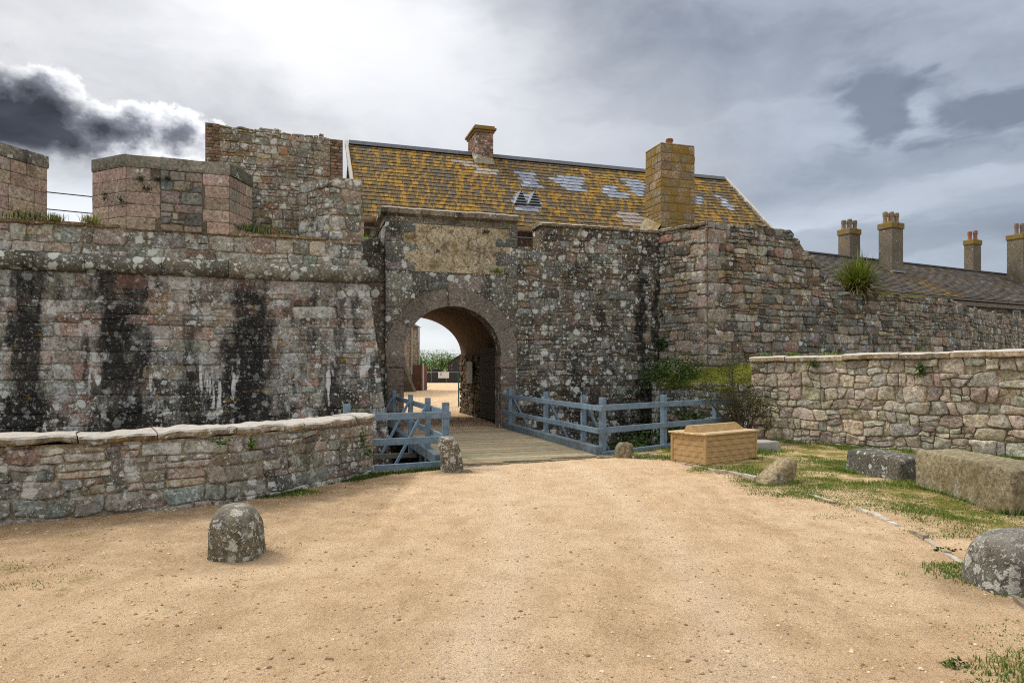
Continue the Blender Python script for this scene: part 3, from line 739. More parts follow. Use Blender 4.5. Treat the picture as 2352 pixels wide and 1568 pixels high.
        V += [(v[0], v[1], zt + .05) for v in V]
        mb.add(V, [tuple(range(n))] + [(n + i, n + (i + 1) % n, (i + 1) % n, i) for i in range(n)], (.15, .14, .12))
        c = mb.build('capstone', capm, o)
    f1, f2 = BL(4.86, .0), BL(2.92, .0)
    merlon([(-8.79, 14.30), f1, f2, (-5.90, 15.50)], zp1 - .02, 5.71, patch=(1.05 + .62, 1.05 + 1.42), seed=21)
    merlon([(-12.8, 11.9), (-9.99, 12.84), (-9.55, 14.02), (-11.5, 14.6)], zp1 - .02, 5.71, seed=22)
    # rough pier at the right end of the parapet
    P = Poly([(-4.92, 15.78), BL(.86, .02), BL(.16, .02), BL(.16, 1.2)]); mb = MB()
    Q = layout(P.L, zp1, 5.92, (.2, .34), (.25, .55), rng, P.breaks(), split=.15)
    stones(mb, Q, P.at, rng, PAL_GREY + PAL_WARM[:2], gap=.012, depth=(.012, .05), power=(4, 7), rough=.02)
    backing(mb, P, zp1 - .05, lambda s: 5.88, .5, col=MORTAR)
    mb.build('end_pier', [pmat, pmat], root, smooth_mi=[0])
bastion()

# two iron bars across the embrasure
def embrasure_rail():
    m = plain_mat('dark_iron', (.03, .03, .032), (.05, .045, .04), 30, .6, .1)
    root = empty('guard_rail', (-9.2, 14.1, 4.5), 'two thin dark iron bars spanning the gap between the two merlons', 'railing')
    for z in (4.87, 5.22):
        mb = MB(); tube(mb, [(-9.60, 14.0, z + .01), (-8.74, 14.32, z - .02)], .012, 8); mb.build('rail', m, root)
embrasure_rail()

# tall ragged wall behind the merlon
def tall_wall():
    rng = np.random.default_rng(8)
    a, b = np.array([-7.02, 15.62]), np.array([-4.13, 16.66])
    root = empty('tall_wall', (a[0], a[1], 4.4), 'tall broken rubble wall with red brick edges rising behind the merlon', 'wall')
    mat = stone_mat('tall_wall_stone', gain=1.10, ochre=.75, dark=.25, lich=.85, pale=.35, big=5, small=13, yellow=.12)
    bm = stone_mat('old_brick', ochre=.35, dark=.30, lich=.3, pale=.2, big=7, small=16)
    P = Poly([a, b]); zt = 7.16
    mb = MB(); top = lambda s: zt + .035 * np.sin(s * 5.1) + .03 * np.sin(s * 11.7 + 1)
    bw = .30
    Q = layout(P.L - bw, 4.4, zt, (.11, .24), (.16, .42), rng, [], split=.3, s0=bw)
    stones(mb, Q, P.at, rng, PAL_WARM + PAL_GREY[:4] + [(.27, .16, .11)], gap=.007, depth=(.010, .032), power=(5, 10), rough=.014)
    Qt = layout(P.L - bw, zt - .004, zt + .055, (.05, .06), (.12, .34), rng, [], split=0, wav=0, s0=bw)
    stones(mb, Qt, P.at, rng, PAL_WARM, gap=.004, depth=(.015, .03), rough=.026)
    stones(mb, Qt[rng.random(len(Qt)) < .3] + np.array([0, .055]), P.at, rng, PAL_WARM, gap=.004, depth=(.01, .025), rough=.02)
    backing(mb, P, 4.35, lambda s: zt - .01, .5, col=MORTAR)
    mb.build('rubble_face', [mat, mat], root, smooth_mi=[0])
    for (s0, s1, h) in ((0, bw, 7.24), (P.L - bw, P.L, 7.18)):
        mb = MB(); Q = layout(s1, 5.3, h, (.074, .080), (.13, .20), rng, [], split=0, wav=.002, tilt=.004, s0=s0)
        stones(mb, Q, P.at, rng, [(.24, .15, .105), (.20, .13, .095), (.26, .175, .125), (.16, .115, .09)], gap=.006, depth=(.008, .02), power=14, rough=.005, jit=.02)
        q = [P.at(np.array([s]), 0, np.array([0]))[0] for s in (s0, s1)]
        backing(mb, P, 5.25, lambda s: h - .005, .49, s0=s0, s1=s1, col=MORTAR)
        mb.build('brick_edge', [bm, bm], root, smooth_mi=[0])
    mb = MB(); p = P.at(np.array([-.03]), 0, np.array([-.2]))[0]
    box(mb, (p[0] + .02, p[1] + .1, 6.3), db3(.02), (-.04, .12, 0), (-.03, 0, .9), bev=.005); mb.build('slate_edge', plain_mat('edge_slate', (.05, .05, .055), (.09, .08, .07), 20), root)
def db3(k): return (db[0] * k, db[1] * k, 0)
tall_wall()

# ------------------------------------------------------------------ gatehouse
SCn, RAD, ZS = -1.305, 1.305, 1.945
def gatehouse():
    rng = np.random.default_rng(3)
    root = empty('gatehouse', GL(SCn, 0, 0), 'weathered stone gatehouse front with round arched passage and pale rendered panel above', 'gatehouse')
    mat = stone_mat('gate_ashlar', gain=1.15, ochre=.25, dark=.50, lich=.80, pale=.22, big=4.4, small=12, bump=.6)
    GP = Poly([GL(-3.07, 0), GL(.47, 0)])
    off = 3.07                              # wall line starts at s = -3.07
    mb = MB()
    RO = RAD + .46
    Q = layout(GP.L, DITCH, 5.36, (.38, .46), (.42, .95), rng, split=.06, wav=0, tilt=.004)
    c = Q.mean(1); cs = c[:, 0] - off; cz = c[:, 1]
    p0, p1, z0, z1 = -2.66, .10, 4.12, 5.36     # rendered panel
    inpanel = (cs > p0) & (cs < p1) & (cz > z0) & (cz < z1)
    inarch = ((np.hypot(cs - SCn, cz - ZS) < RO - .02) & (cz > ZS)) | ((np.abs(cs - SCn) < RAD + .38) & (cz <= ZS) & (cz > 0))
    Q = Q[~(inpanel | inarch)]
    def adj(S, Z):
        s = S - off; rr = np.hypot(s - SCn, Z - ZS); k = np.where((Z > ZS) & (rr < RO + .006), (RO + .006) / np.maximum(rr, 1e-3), 1.0)
        s2 = SCn + (s - SCn) * k; Z2 = ZS + (Z - ZS) * k
        side = np.abs(s2 - SCn) < RAD + .43
        s2 = np.where(side & (Z2 <= ZS) & (Z2 > 0), SCn + np.sign(s2 - SCn) * (RAD + .43), s2)
        # keep the panel clear except for toothed quoins
        inp = (s2 > p0 + .25) & (s2 < p1 + .10) & (Z2 > z0) & (Z2 < z1)
        Z2 = np.where(inp & (Z2 - z0 < .2), z0, Z2)
        return s2 + off, Z2
    stones(mb, Q, GP.at, rng, [(.155, .135, .115), (.13, .12, .105), (.18, .145, .12), (.115, .11, .10), (.16, .15, .135)], gap=.005, depth=(.010, .016), power=18, rough=.004, jit=.012, adjust=adj, bright=.15)
    # toothed quoins either side of the panel
    zq = np.linspace(z0, z1, 6); Qq = []
    for i in range(5):
        w = .78 if i % 2 == 0 else .40
        Qq.append([[0.0, zq[i]], [w, zq[i]], [w, zq[i + 1]], [0.0, zq[i + 1]]])
        w = .62 if i % 2 == 1 else .24
        Qq.append([[GP.L - w, zq[i]], [GP.L, zq[i]], [GP.L, zq[i + 1]], [GP.L - w, zq[i + 1]]])
    stones(mb, np.array(Qq), GP.at, rng, [(.13, .135, .13), (.11, .115, .11), (.15, .14, .125)], gap=.006, depth=(.022, .03), power=16, rough=.004, jit=.012)
    # left return of the block
    LR = Poly([GL(-3.07, 1.55), GL(-3.07, 0)]); Q = layout(LR.L, 4.6, 5.36, (.34, .40), (.4, .8), rng, split=0, wav=0)
    stones(mb, Q, LR.at, rng, [(.14, .125, .11), (.12, .115, .10)], gap=.005, depth=(.01, .016), power=16, rough=.004, jit=.01)
    # core of the front wall with the arch cut through: strips of the intrados outline
    n = 28; out = []
    for k in range(n + 1):
        th = math.pi * k / n; out.append((SCn - RAD * math.cos(th), ZS + RAD * math.sin(th)))
    out = [(SCn - RAD, DITCH)] + out + [(SCn + RAD, DITCH)]
    top = [(-3.07, DITCH)] + [(-3.07 + (3.54) * k / n, 5.40) for k in range(n + 1)] + [(.47, DITCH)]
    V = []; F = []
    for t in (.0, .55):
        for (a, b) in out: V.append(tuple(GL(a, t, b)))
        for (a, b) in top: V.append(tuple(GL(a, t, b)))
    m = len(out)
    for k in range(m - 1):
        F.append((k, k + 1, m + k + 1, m + k)); F.append((2 * m + k + 1, 2 * m + k, 3 * m + k, 3 * m + k + 1))
        F.append((k + 1, k, 2 * m + k, 2 * m + k + 1)); F.append((m + k, m + k + 1, 3 * m + k + 1, 3 * m + k))
    mb.add(V, F, (.10, .09, .075), 1)
    box(mb, GL(-1.3, 1.08, 4.75), Vector((dg[0], dg[1], 0)) * 1.765, Vector((pg[0], pg[1], 0)) * .52, (0, 0, .62), (.12, .11, .09), 1)
    mb.build('front_wall', [mat, mat], root, smooth_mi=[0])
    # rendered panel
    pm = stone_mat('old_render', each=False, cracks=3.2, gain=1.2, ochre=.85, dark=.46, lich=.10, pale=.45, bump=.9, big=7)
    mb = MB(); nx, nz = 60, 26; V = []
    for j in range(nz + 1):
        for i in range(nx + 1):
            s = p0 + .05 + (p1 + .14 - p0 - .05) * i / nx; z = z0 + .005 + (z1 - z0 - .01) * j / nz; V.append(tuple(GL(s, -.016, z)))
    V = np.array(V); d = fbm(V * 2.6, 4); V[:, :2] -= pg * (d * .016 + fbm(V * 9, 2) * .006)[:, None]
    mb.add(V, [(j * (nx + 1) + i, j * (nx + 1) + i + 1, (j + 1) * (nx + 1) + i + 1, (j + 1) * (nx + 1) + i) for j in range(nz) for i in range(nx)], (.38, .32, .22))
    mb.build('render_panel', pm, root, smooth=True)
    # cornice
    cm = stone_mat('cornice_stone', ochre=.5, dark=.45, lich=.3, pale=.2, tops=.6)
    CP = Poly([GL(-3.07, 1.6), GL(-3.07, 0), GL(.47, 0)]); mb = MB()
    sweep(mb, CP, 0, CP.L, [(.03, 0), (.03, .16), (-.4, .16), (-.4, 0)], lambda s: 5.362, rng, (.6, 1.1), jit=.002, col=[(.20, .17, .14), (.17, .15, .12)], rough=.005)
    sweep(mb, CP, 0, CP.L, [(.02, 0), (.13, .05), (.14, .17), (.09, .21), (-.5, .25), (-.5, 0)], lambda s: 5.525, rng, (.6, 1.2), jit=.004, col=[(.19, .155, .12), (.22, .18, .14)], rough=.010)
    mb.build('cornice', cm, root)
    # arch ring
    am = stone_mat('arch_granite', ochre=.10, dark=.30, lich=.12, pale=.10, big=6, small=15, bump=.5)
    mb = MB(); nv = 8; gapa = .007
    def wedge(a0, a1, r0, r1, t0, t1, col):
        V = []; k = 7
        for t in (t0, t1):
            for r in (r0, r1):
                for i in range(k):
                    th = a0 + (a1 - a0) * i / (k - 1); V.append(tuple(GL(SCn - r * math.cos(th), t, ZS + r * math.sin(th))))
        F = []
        for i in range(k - 1):
            F += [(i, i + 1, k + i + 1, k + i), (i + 1, i, 2 * k + i, 2 * k + i + 1), (k + i, k + i + 1, 3 * k + i + 1, 3 * k + i)]
        F += [(0, k, 3 * k, 2 * k), (k - 1, 2 * k + k - 1, 3 * k + k - 1, 2 * k - 1)]
        mb.add(V, F, col)
    angs = [0, .56, 1.02, 1.455, 2.12, 2.66, math.pi]
    for a0, a1 in zip(angs[:-1], angs[1:]):
        if a0 == 1.455: a0 += .03
        cc = np.array((.20, .17, .145)) * (1 + rng.normal(0, .05)); wedge(a0 + gapa / 2, a1 - gapa / 2, RAD + .0, RAD + .46, -.035 + rng.normal(0, .004), .5, cc)
    mb.build('arch_ring', am, root)
    for sg in (-1, 1):
        xs = SCn + sg * (RAD + .21)
        mb = MB(); box(mb, GL(xs, .22, ZS - .155), Vector((dg[0], dg[1], 0)) * .245, Vector((pg[0], pg[1], 0)) * .27, (0, 0, .152), (.19, .155, .13), bev=.015); mb.build('impost', am, root)
        z = -.02
        jb = bpy.data.objects.new('jamb', None)
        mb = MB()
        for h in (.55, .62, .47):
            box(mb, GL(xs + rng.normal(0, .004), .225, z + h / 2), Vector((dg[0], dg[1], 0)) * .212, Vector((pg[0], pg[1], 0)) * .26, (0, 0, h / 2 - .004), np.array((.19, .15, .13)) * (1 + rng.normal(0, .12)), bev=.012); z += h
        mb.build('jamb', am, root)
        bpy.data.objects.remove(jb)
    # passage: wider behind the front, rubble sides, plastered vault
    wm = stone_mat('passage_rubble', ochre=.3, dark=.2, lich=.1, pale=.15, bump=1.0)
    S0, S1, T0, T1 = -3.1, .50, .55, 6.8
    zv, bv = 2.10, 1.36
    mb = MB()
    RP = Poly([GL(S1, T1 + .35), GL(S1, T0)])     # right side wall, facing the passage
    RP = Poly([GL(S1, T1), GL(S1, T0)][::-1]); RP.nseg = -RP.nseg if (RP.nseg[0] @ dg) > 0 else RP.nseg
    Q = layout(RP.L, 0, zv, (.12, .26), (.12, .4), rng, split=.35); stones(mb, Q, RP.at, rng, [(.17, .13, .09), (.13, .10, .075), (.2, .15, .10), (.10, .085, .065)], gap=.012, depth=(.02, .075), power=(4, 7), rough=.03)
    EP = Poly([GL(S1, T1), GL(S1 + 1.5, T1)])
    for (sa, sb) in ((S0 - .6, S0), (S1, S1 + .6)):
        V = [tuple(GL(s, t, z)) for z in (DITCH, 2.4) for (s, t) in ((sa, T0), (sb, T0), (sb, T1), (sa, T1))]
        mb.add(V, [(0, 1, 5, 4), (1, 2, 6, 5), (2, 3, 7, 6), (3, 0, 4, 7), (4, 5, 6, 7)], (.15, .12, .09), 1)
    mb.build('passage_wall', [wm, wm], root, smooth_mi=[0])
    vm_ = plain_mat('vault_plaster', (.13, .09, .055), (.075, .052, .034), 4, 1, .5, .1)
    mb = MB(); n = 30; ac = (S0 + S1) / 2; aw = (S1 - S0) / 2; V = []; F = []; nt = 14
    for j in range(nt + 1):
        t = T0 + (T1 - T0) * j / nt
        for k in range(n + 1):
            th = math.pi * k / n; V.append(tuple(GL(ac - aw * math.cos(th), t, zv + bv * math.sin(th))))
    for j in range(nt):
        for k in range(n): F.append((j * (n + 1) + k, j * (n + 1) + k + 1, (j + 1) * (n + 1) + k + 1, (j + 1) * (n + 1) + k))
    mb.add(V, F); b0 = len(V)
    V2 = []                                   # the mass above the vault: back face and top
    for k in range(n + 1):
        th = math.pi * k / n; V2 += [tuple(GL(ac - aw * math.cos(th), T1, zv + bv * math.sin(th))), tuple(GL(ac - aw * math.cos(th), T1, 4.2))]
    mb.add(V2, [(2 * k, 2 * k + 2, 2 * k + 3, 2 * k + 1) for k in range(n)])
    V3 = [tuple(GL(s, t, 4.2)) for (s, t) in ((S0, T0), (S1, T0), (S1, T1), (S0, T1))]; mb.add(V3, [(0, 1, 2, 3)])
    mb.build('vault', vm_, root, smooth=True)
    # studded door leaf folded against the right side
    dm = plain_mat('dark_oak', (.035, .03, .025), (.065, .055, .045), 9, .8, .5, .2, stretch=(3, 3, .4))
    mb = MB(); t0, t1 = 1.0, 3.25
    for i in range(7):
        ta = t0 + (t1 - t0) * i / 7; tb = t0 + (t1 - t0) * (i + 1) / 7 - .008
        box(mb, GL(.33, (ta + tb) / 2, 1.17), Vector((pg[0], pg[1], 0)) * ((tb - ta) / 2), Vector((dg[0], dg[1], 0)) * .05, (0, 0, 1.07), bev=.008)
    dr = mb.build('door_leaf', dm, root)
    sm = plain_mat('iron_studs', (.02, .02, .02), (.05, .04, .035), 30, .6, .2)
    mb = MB()
    for i in range(9):
        for j in range(8):
            p = GL(.275, t0 + .12 + i * .25, .3 + j * .25); box(mb, p, Vector((pg[0], pg[1], 0)) * .022, Vector((dg[0], dg[1], 0)) * .012, (0, 0, .022), bev=.008)
    mb.build('stud', sm, dr)
gatehouse()
def notice_board():
    m = plain_mat('faded_board', (.34, .32, .28), (.26, .25, .22), 3, .6, .05)
    mb = MB(); box(mb, GL(.37, 4.95, 1.48), Vector((pg[0], pg[1], 0)) * .38, Vector((dg[0], dg[1], 0)) * .02, (0, 0, .37), bev=.006)
    o = mb.build('notice_board', m); tag(o, 'pale rectangular board hung on the right wall inside the arch', 'board')
notice_board()

# ------------------------------------------------------------------ curtain walls
def link_wall():
    rng = np.random.default_rng(31)
    mat = stone_mat('link_stone', ochre=.3, dark=.68, lich=.75, pale=.2, big=4.0, small=12)
    P = Poly([GL(-5.6, .16), GL(-3.05, .16)]); mb = MB()
    root = empty('link_wall', GL(-3.4, .2, DITCH), 'narrow dark damp wall strip between the bastion and the gatehouse', 'wall')
    Q = layout(P.L, DITCH, 4.95, (.36, .46), (.35, .7), rng, wav=.006, split=.1)
    stones(mb, Q, P.at, rng, PAL_DARK, gap=.006, depth=(.01, .02), power=14, rough=.006, jit=.02); backing(mb, P, DITCH, lambda s: 4.95, 1.2, col=(.08, .07, .055))
    mb.build('wall_face', [mat, mat], root, smooth_mi=[0])
link_wall()
C0 = (4.28, 19.79); C1 = (5.33, 18.62)
def curtain():
    rng = np.random.default_rng(41)
    mat = stone_mat('curtain_stone', gain=1.16, ochre=.45, dark=.50, lich=1.5, pale=.42, big=4.4, small=9.5, bump=1.0, spotlo=.40, lowdark=(2.4, .2, .12),
                    streaks=[(float(np.array(C0) @ dg) - .55, .18, .9, 4.6), (float(np.array(C0) @ dg) - .03, .12, .95, 5.3)], sdir=(float(dg[0]), float(dg[1]), 0))
    P = Poly([GL(.46, .02), C0]); ztop = lambda s: 4.92 if s < .66 else 5.50
    root = empty('curtain_wall', GL(2.6, 0, DITCH), 'dark rubble curtain wall right of the gate, peppered with white lichen', 'wall')
    mb = MB(); Q = layout(P.L, DITCH, 5.50, (.13, .30), (.18, .48), rng, split=.36, wav=.02); c = Q.mean(1)
    Q = Q[(c[:, 0] > .66) | (c[:, 1] < 4.92)]
    def adj(S, Z): return S, np.where(S < .66, np.minimum(Z, 4.93), Z)
    stones(mb, Q, P.at, rng, PAL_DARK + PAL_GREY[:5], gap=.006, depth=(.008, .034), power=(5, 11), rough=.014, adjust=adj)
    backing(mb, P, DITCH, lambda s: 5.50, .6, s0=.66, col=(.13, .10, .07)); backing(mb, P, DITCH, lambda s: 4.92, .6, s0=0, s1=.655, col=(.13, .10, .07))
    mb.build('wall_face', [mat, mat], root, smooth_mi=[0])
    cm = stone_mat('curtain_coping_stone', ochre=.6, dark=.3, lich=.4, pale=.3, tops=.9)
    mb = MB(); sweep(mb, P, .60, P.L + .06, [(.02, 0), (.08, .02), (.09, .09), (-.05, .13), (-.6, .14), (-.6, 0)], lambda s: 5.502, rng, (.5, 1.1), jit=.006, col=[(.22, .19, .15), (.2, .16, .12)], rough=.014)
    mb.build('coping', cm, root)
curtain()
def flank_wall():
    rng = np.random.default_rng(43)
    d3 = np.array([math.cos(math.radians(25)), math.sin(math.radians(25))]); c1 = np.array(C1); c2 = c1 + d3 * 10.6; c3 = c2 + np.array([.72, .69]) * 26
    mat = stone_mat('flank_stone', gain=1.18, ochre=.70, dark=.40, lich=.40, pale=.50, big=4.6, small=11, bump=1.0, yellow=.05)
    root = empty('ruined_wall', (c1[0], c1[1], DITCH), 'long brown rubble wall with broken stepped top running off to the right', 'wall')
    P = Poly([C0, C1, c2, c3]); s1, s2 = P.cum[1], P.cum[2]
    xs = np.array([0, s1 - .3, s1, s1 + 1.9, s1 + 2.85, s1 + 3.25, s1 + 3.7, s1 + 4.65, s1 + 5.35, s1 + 6.0, s1 + 8.3, s2, s2 + 3, s2 + 9, s2 + 26])
    zs = np.array([5.50, 5.50, 5.56, 5.66, 5.64, 5.40, 5.08, 4.38, 3.98, 3.94, 3.94, 3.86, 3.80, 3.84, 3.84])
    zt = lambda s: float(np.interp(s, xs, zs) + .03 * math.sin(s * 4.3) + .03 * math.sin(s * 9.1))
    def build(sa, sb, rows, wid, seed, name='wall_face'):
        r2 = np.random.default_rng(seed); mb = MB()
        Q = layout(sb, DITCH, 5.76, rows, wid, r2, [b for b in P.breaks() if sa < b < sb], split=.38, wav=.025, tilt=.03, s0=sa)
        c = Q.mean(1); tops = np.interp(c[:, 0], xs, zs) + .03 * np.sin(c[:, 0] * 4.3); Q = Q[c[:, 1] < tops + .02]
        def adj(S, Z): 
            tp = np.interp(S, xs, zs) + .07 + .04 * np.sin(S * 6) ; return S, np.minimum(Z, tp)
        stones(mb, Q, P.at, r2, PAL_WARM + PAL_GREY + [(.10, .09, .08), (.27, .17, .13)], gap=.008, depth=(.012, .06), power=(4.5, 9), rough=.020, adjust=adj, bright=.20)
        return mb
    mb = build(0, s2, (.12, .30), (.16, .50), 1); backing(mb, P, DITCH, zt, .8, s1=s2, col=(.19, .14, .09), ds=.2)
    mb.build('wall_face', [mat, mat], root, smooth_mi=[0])
    mb = build(s2, P.L, (.16, .34), (.2, .5), 2); backing(mb, P, DITCH, zt, .8, s0=s2, col=(.19, .14, .09))
    mb.build('far_wall_face', [mat, mat], root, smooth_mi=[0])
    # large squared quoins at the corner nearest the viewer
    mb = MB(); zq = DITCH; i = 0; Q = []
    while zq < 5.3:
        h = rng.uniform(.26, .40); w = .62 if i % 2 else .34; w2 = .30 if i % 2 else .52
        if zq > 1.2:
            Q += [[[s1 - w2, zq], [s1, zq], [s1, zq + h], [s1 - w2, zq + h]], [[s1, zq], [s1 + w, zq], [s1 + w, zq + h], [s1, zq + h]]]
        zq += h; i += 1
    Qq = np.array(Q)
    stones(mb, Qq, P.at, rng, [(.27, .22, .19), (.29, .24, .20), (.25, .21, .18)], gap=.007, depth=(.052, .07), power=11, rough=.010, jit=.02, bright=.08)
    mb.build('quoin', [mat], root, smooth=True)
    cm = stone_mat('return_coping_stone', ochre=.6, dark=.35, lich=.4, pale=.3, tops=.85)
    mb = MB(); sweep(mb, P, .02, s1 - .02, [(.02, 0), (.08, .02), (.09, .09), (-.05, .13), (-.6, .14), (-.6, 0)], lambda s: 5.52, rng, (.5, .9), jit=.006, col=[(.22, .19, .15), (.2, .16, .12)], rough=.014)
    mb.build('coping', cm, root)
    return P, s1, s2, zt
FP, FS1, FS2, FZT = flank_wall()

def cross_wall():
    rng = np.random.default_rng(51)
    a, b = (3.75, 18.3), (5.55, 15.75)
    root = empty('cross_wall', (4.7, 17.0, DITCH), 'short rubble wall across the ditch with thick olive moss on its sloping top', 'wall')
    mat = stone_mat('cross_wall_stone', ochre=.35, dark=.5, lich=.6, pale=.5, big=6, small=14, drips=.5)
    P = Poly([a, b]); mb = MB(); Q = layout(P.L, DITCH, 1.26, (.14, .28), (.2, .5), rng, split=.3)
    stones(mb, Q, P.at, rng, PAL_DARK + PAL_GREY, gap=.01, depth=(.01, .04)); backing(mb, P, DITCH, lambda s: 1.25, 1.9, col=(.13, .1, .07))
    mb.build('wall_face', [mat, mat], root, smooth_mi=[0])
    mm, t = newmat('olive_moss'); Pn = t.n('ShaderNodeNewGeometry').outputs['Position']; n = t.noise(Pn, 6, 8, .7); n2 = t.noise(Pn, 50, 4, .7)
    c = t.mix(t.mr(n, .35, .65), (.06, .085, .010), (.19, .195, .022)); c = t.mix(1.0, c, t.mr(n2, .3, .7, .5, 1.4), 'MULTIPLY')
    finish(t, c, 1, t.m('ADD', n, n2), 1, .04, .1)
    mb = MB(); n_, k_ = 40, 24; V = []
    for j in range(k_ + 1):
        for i in range(n_ + 1):
            q = P.at(np.array([P.L * i / n_]), 0, np.array([.06 - 1.9 * j / k_]))[0]; f = j / k_
            z = 1.24 + .62 * (1 - (1 - f) ** 1.6) * (.55 + .45 * i / n_) - (.09 if j == 0 else 0)
            V.append((q[0], q[1], z))
    V = np.array(V); V[:, 2] += .05 * fbm(V * 3.0, 4); V[:, :2] += (vn3(V, 4.0) * .04)[:, :2]
    mb.add(V, [(j * (n_ + 1) + i, j * (n_ + 1) + i + 1, (j + 1) * (n_ + 1) + i + 1, (j + 1) * (n_ + 1) + i) for j in range(k_) for i in range(n_)])
    mb.build('moss', mm, root, smooth=True)
cross_wall()

def right_wall():
    rng = np.random.default_rng(61)
    root = empty('boundary_wall', (8.9, 11.7, 0), 'pale rough rubble boundary wall with orange stained coping on the right', 'wall')
    mat = stone_mat('boundary_stone', gain=1.12, ochre=.28, dark=.16, lich=.25, pale=.55, big=6, small=14, bump=1.3)
    P = RWP; zt = lambda s: 1.72 + .016 * s
    mb = MB(); Q = layout(P.L, -.12, 1.74, (.13, .27), (.15, .42), rng, P.breaks(), split=.36, wav=.028, tilt=.035)
    def adj(S, Z): return S, Z * (1 + .009 * S)
    stones(mb, Q, P.at, rng, [(.50, .44, .355), (.43, .385, .32), (.49, .42, .335), (.38, .34, .28), (.45, .385, .31), (.34, .305, .26), (.44, .36, .285), (.41, .38, .33)], gap=.006, depth=(.015, .060), power=(6, 13), rough=.032, adjust=adj, bright=.13)
    backing(mb, P, -.2, zt, .5, col=(.33, .26, .165))
    mb.build('wall_face', [mat, mat], root, smooth_mi=[0])
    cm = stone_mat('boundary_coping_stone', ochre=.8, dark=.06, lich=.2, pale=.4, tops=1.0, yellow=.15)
    mb = MB(); sweep(mb, P, 0, P.L, [(.08, 0), (.095, .02), (.095, .095), (.07, .115), (-.15, .135), (-.5, .14), (-.5, 0)], lambda s: zt(s) + .012, rng, (.45, 1.1), jit=.012, col=[(.38, .30, .21), (.42, .33, .24)], rough=.014)
    mb.build('coping', cm, root)
    mb = MB(); B = Poly([(x + .36, y + .36) for (x, y) in RW][::-1])
    Q = layout(B.L, DITCH, 1.7, (.2, .34), (.3, .6), rng); stones(mb, Q, B.at, rng, PAL_DARK); backing(mb, B, DITCH, lambda s: 1.6, .3)
    mb.build('ditch_side', [mat, mat], root, smooth_mi=[0])
right_wall()
def revetment():
    rng = np.random.default_rng(63); pts = [tuple(p) for p in EDGE[8:14]][::-1]
    P = Poly(pts); mat = stone_mat('revetment_stone', ochre=.3, dark=.6, lich=.4, pale=.2)
    mb = MB(); Q = layout(P.L, DITCH, -.01, (.2, .32), (.28, .6), rng, P.breaks()); stones(mb, Q, P.at, rng, PAL_DARK); backing(mb, P, DITCH, lambda s: -.005, .35, col=MORTAR)
    tag(mb.build('ditch_revetment', [mat, mat], smooth_mi=[0]), 'dark stone revetment lining the near side of the ditch under the bridge', 'wall')
revetment()

# ------------------------------------------------------------------ slated roofs
def slates(mb, org, ud, vd, nrm, L, H, w, gauge, rng, colf, lim0=lambda v: 0.0, lim1=None, th=.008):
    org, ud, vd, nrm = (np.array(a, float) for a in (org, ud, vd, nrm)); lim1 = lim1 or (lambda v: L)
    rows = int(round(H / gauge)); g = H / rows
    for r in range(rows):
        v0, v1 = r * g, (r + 1.12) * g; a, b = lim0(r * g), lim1(r * g); q = a - (w / 2 if r % 2 else 0)
        while q < b:
            q0, q1 = max(q + .005, a), min(q + w - .005, b); q += w
            if q1 - q0 < .03: continue
            lift = .018 + rng.uniform(0, .008); dv = rng.normal(0, .007)
            c = [org + ud * q0 + vd * (v0 + dv) + nrm * lift, org + ud * q1 + vd * (v0 + dv + rng.normal(0, .003)) + nrm * (lift + rng.normal(0, .002)), org + ud * q1 + vd * v1, org + ud * q0 + vd * v1]
            lo = [p - nrm * th for p in c[:2]]
            mb.add(c + lo, [(0, 1, 2, 3), (4, 5, 1, 0)], colf((q0 + q1) / 2, (v0 + v1) / 2, (c[0] + c[2]) / 2, rng))
def inpoly(u, v, poly):
    ins = False
    for (x0, y0), (x1, y1) in zip(poly, poly[1:] + poly[:1]):
        if (y0 > v) != (y1 > v) and u < (x1 - x0) * (v - y0) / (y1 - y0) + x0: ins = not ins
    return ins
def vv(a, k=1.0): return Vector((a[0] * k, a[1] * k, 0))
def pot(parent, c, h, r, m):
    mb = MB(); lathe(mb, c, [(r * 1.02, 0), (r * .92, h * .12), (r * .80, h * .30), (r * .84, h * .62), (r * 1.0, h * .66), (r * 1.0, h * .74), (r * .86, h * .77), (r * 1.0, h * .83), (r * 1.0, h * .90), (r * .85, h * .93), (r * .85, h), (r * .62, h), (r * .6, h * .6)], 14)
    return mb.build('chimney_pot', m, parent, smooth=False)
M_TERRA = plain_mat('terracotta', (.30, .13, .075), (.23, .105, .06), 14, .8, .2)
M_BUFFPOT = plain_mat('buff_pot', (.27, .19, .105), (.22, .165, .115), 14, .8, .2)
M_GREYPOT = plain_mat('grey_pot', (.22, .16, .12), (.17, .14, .11), 14, .8, .2)
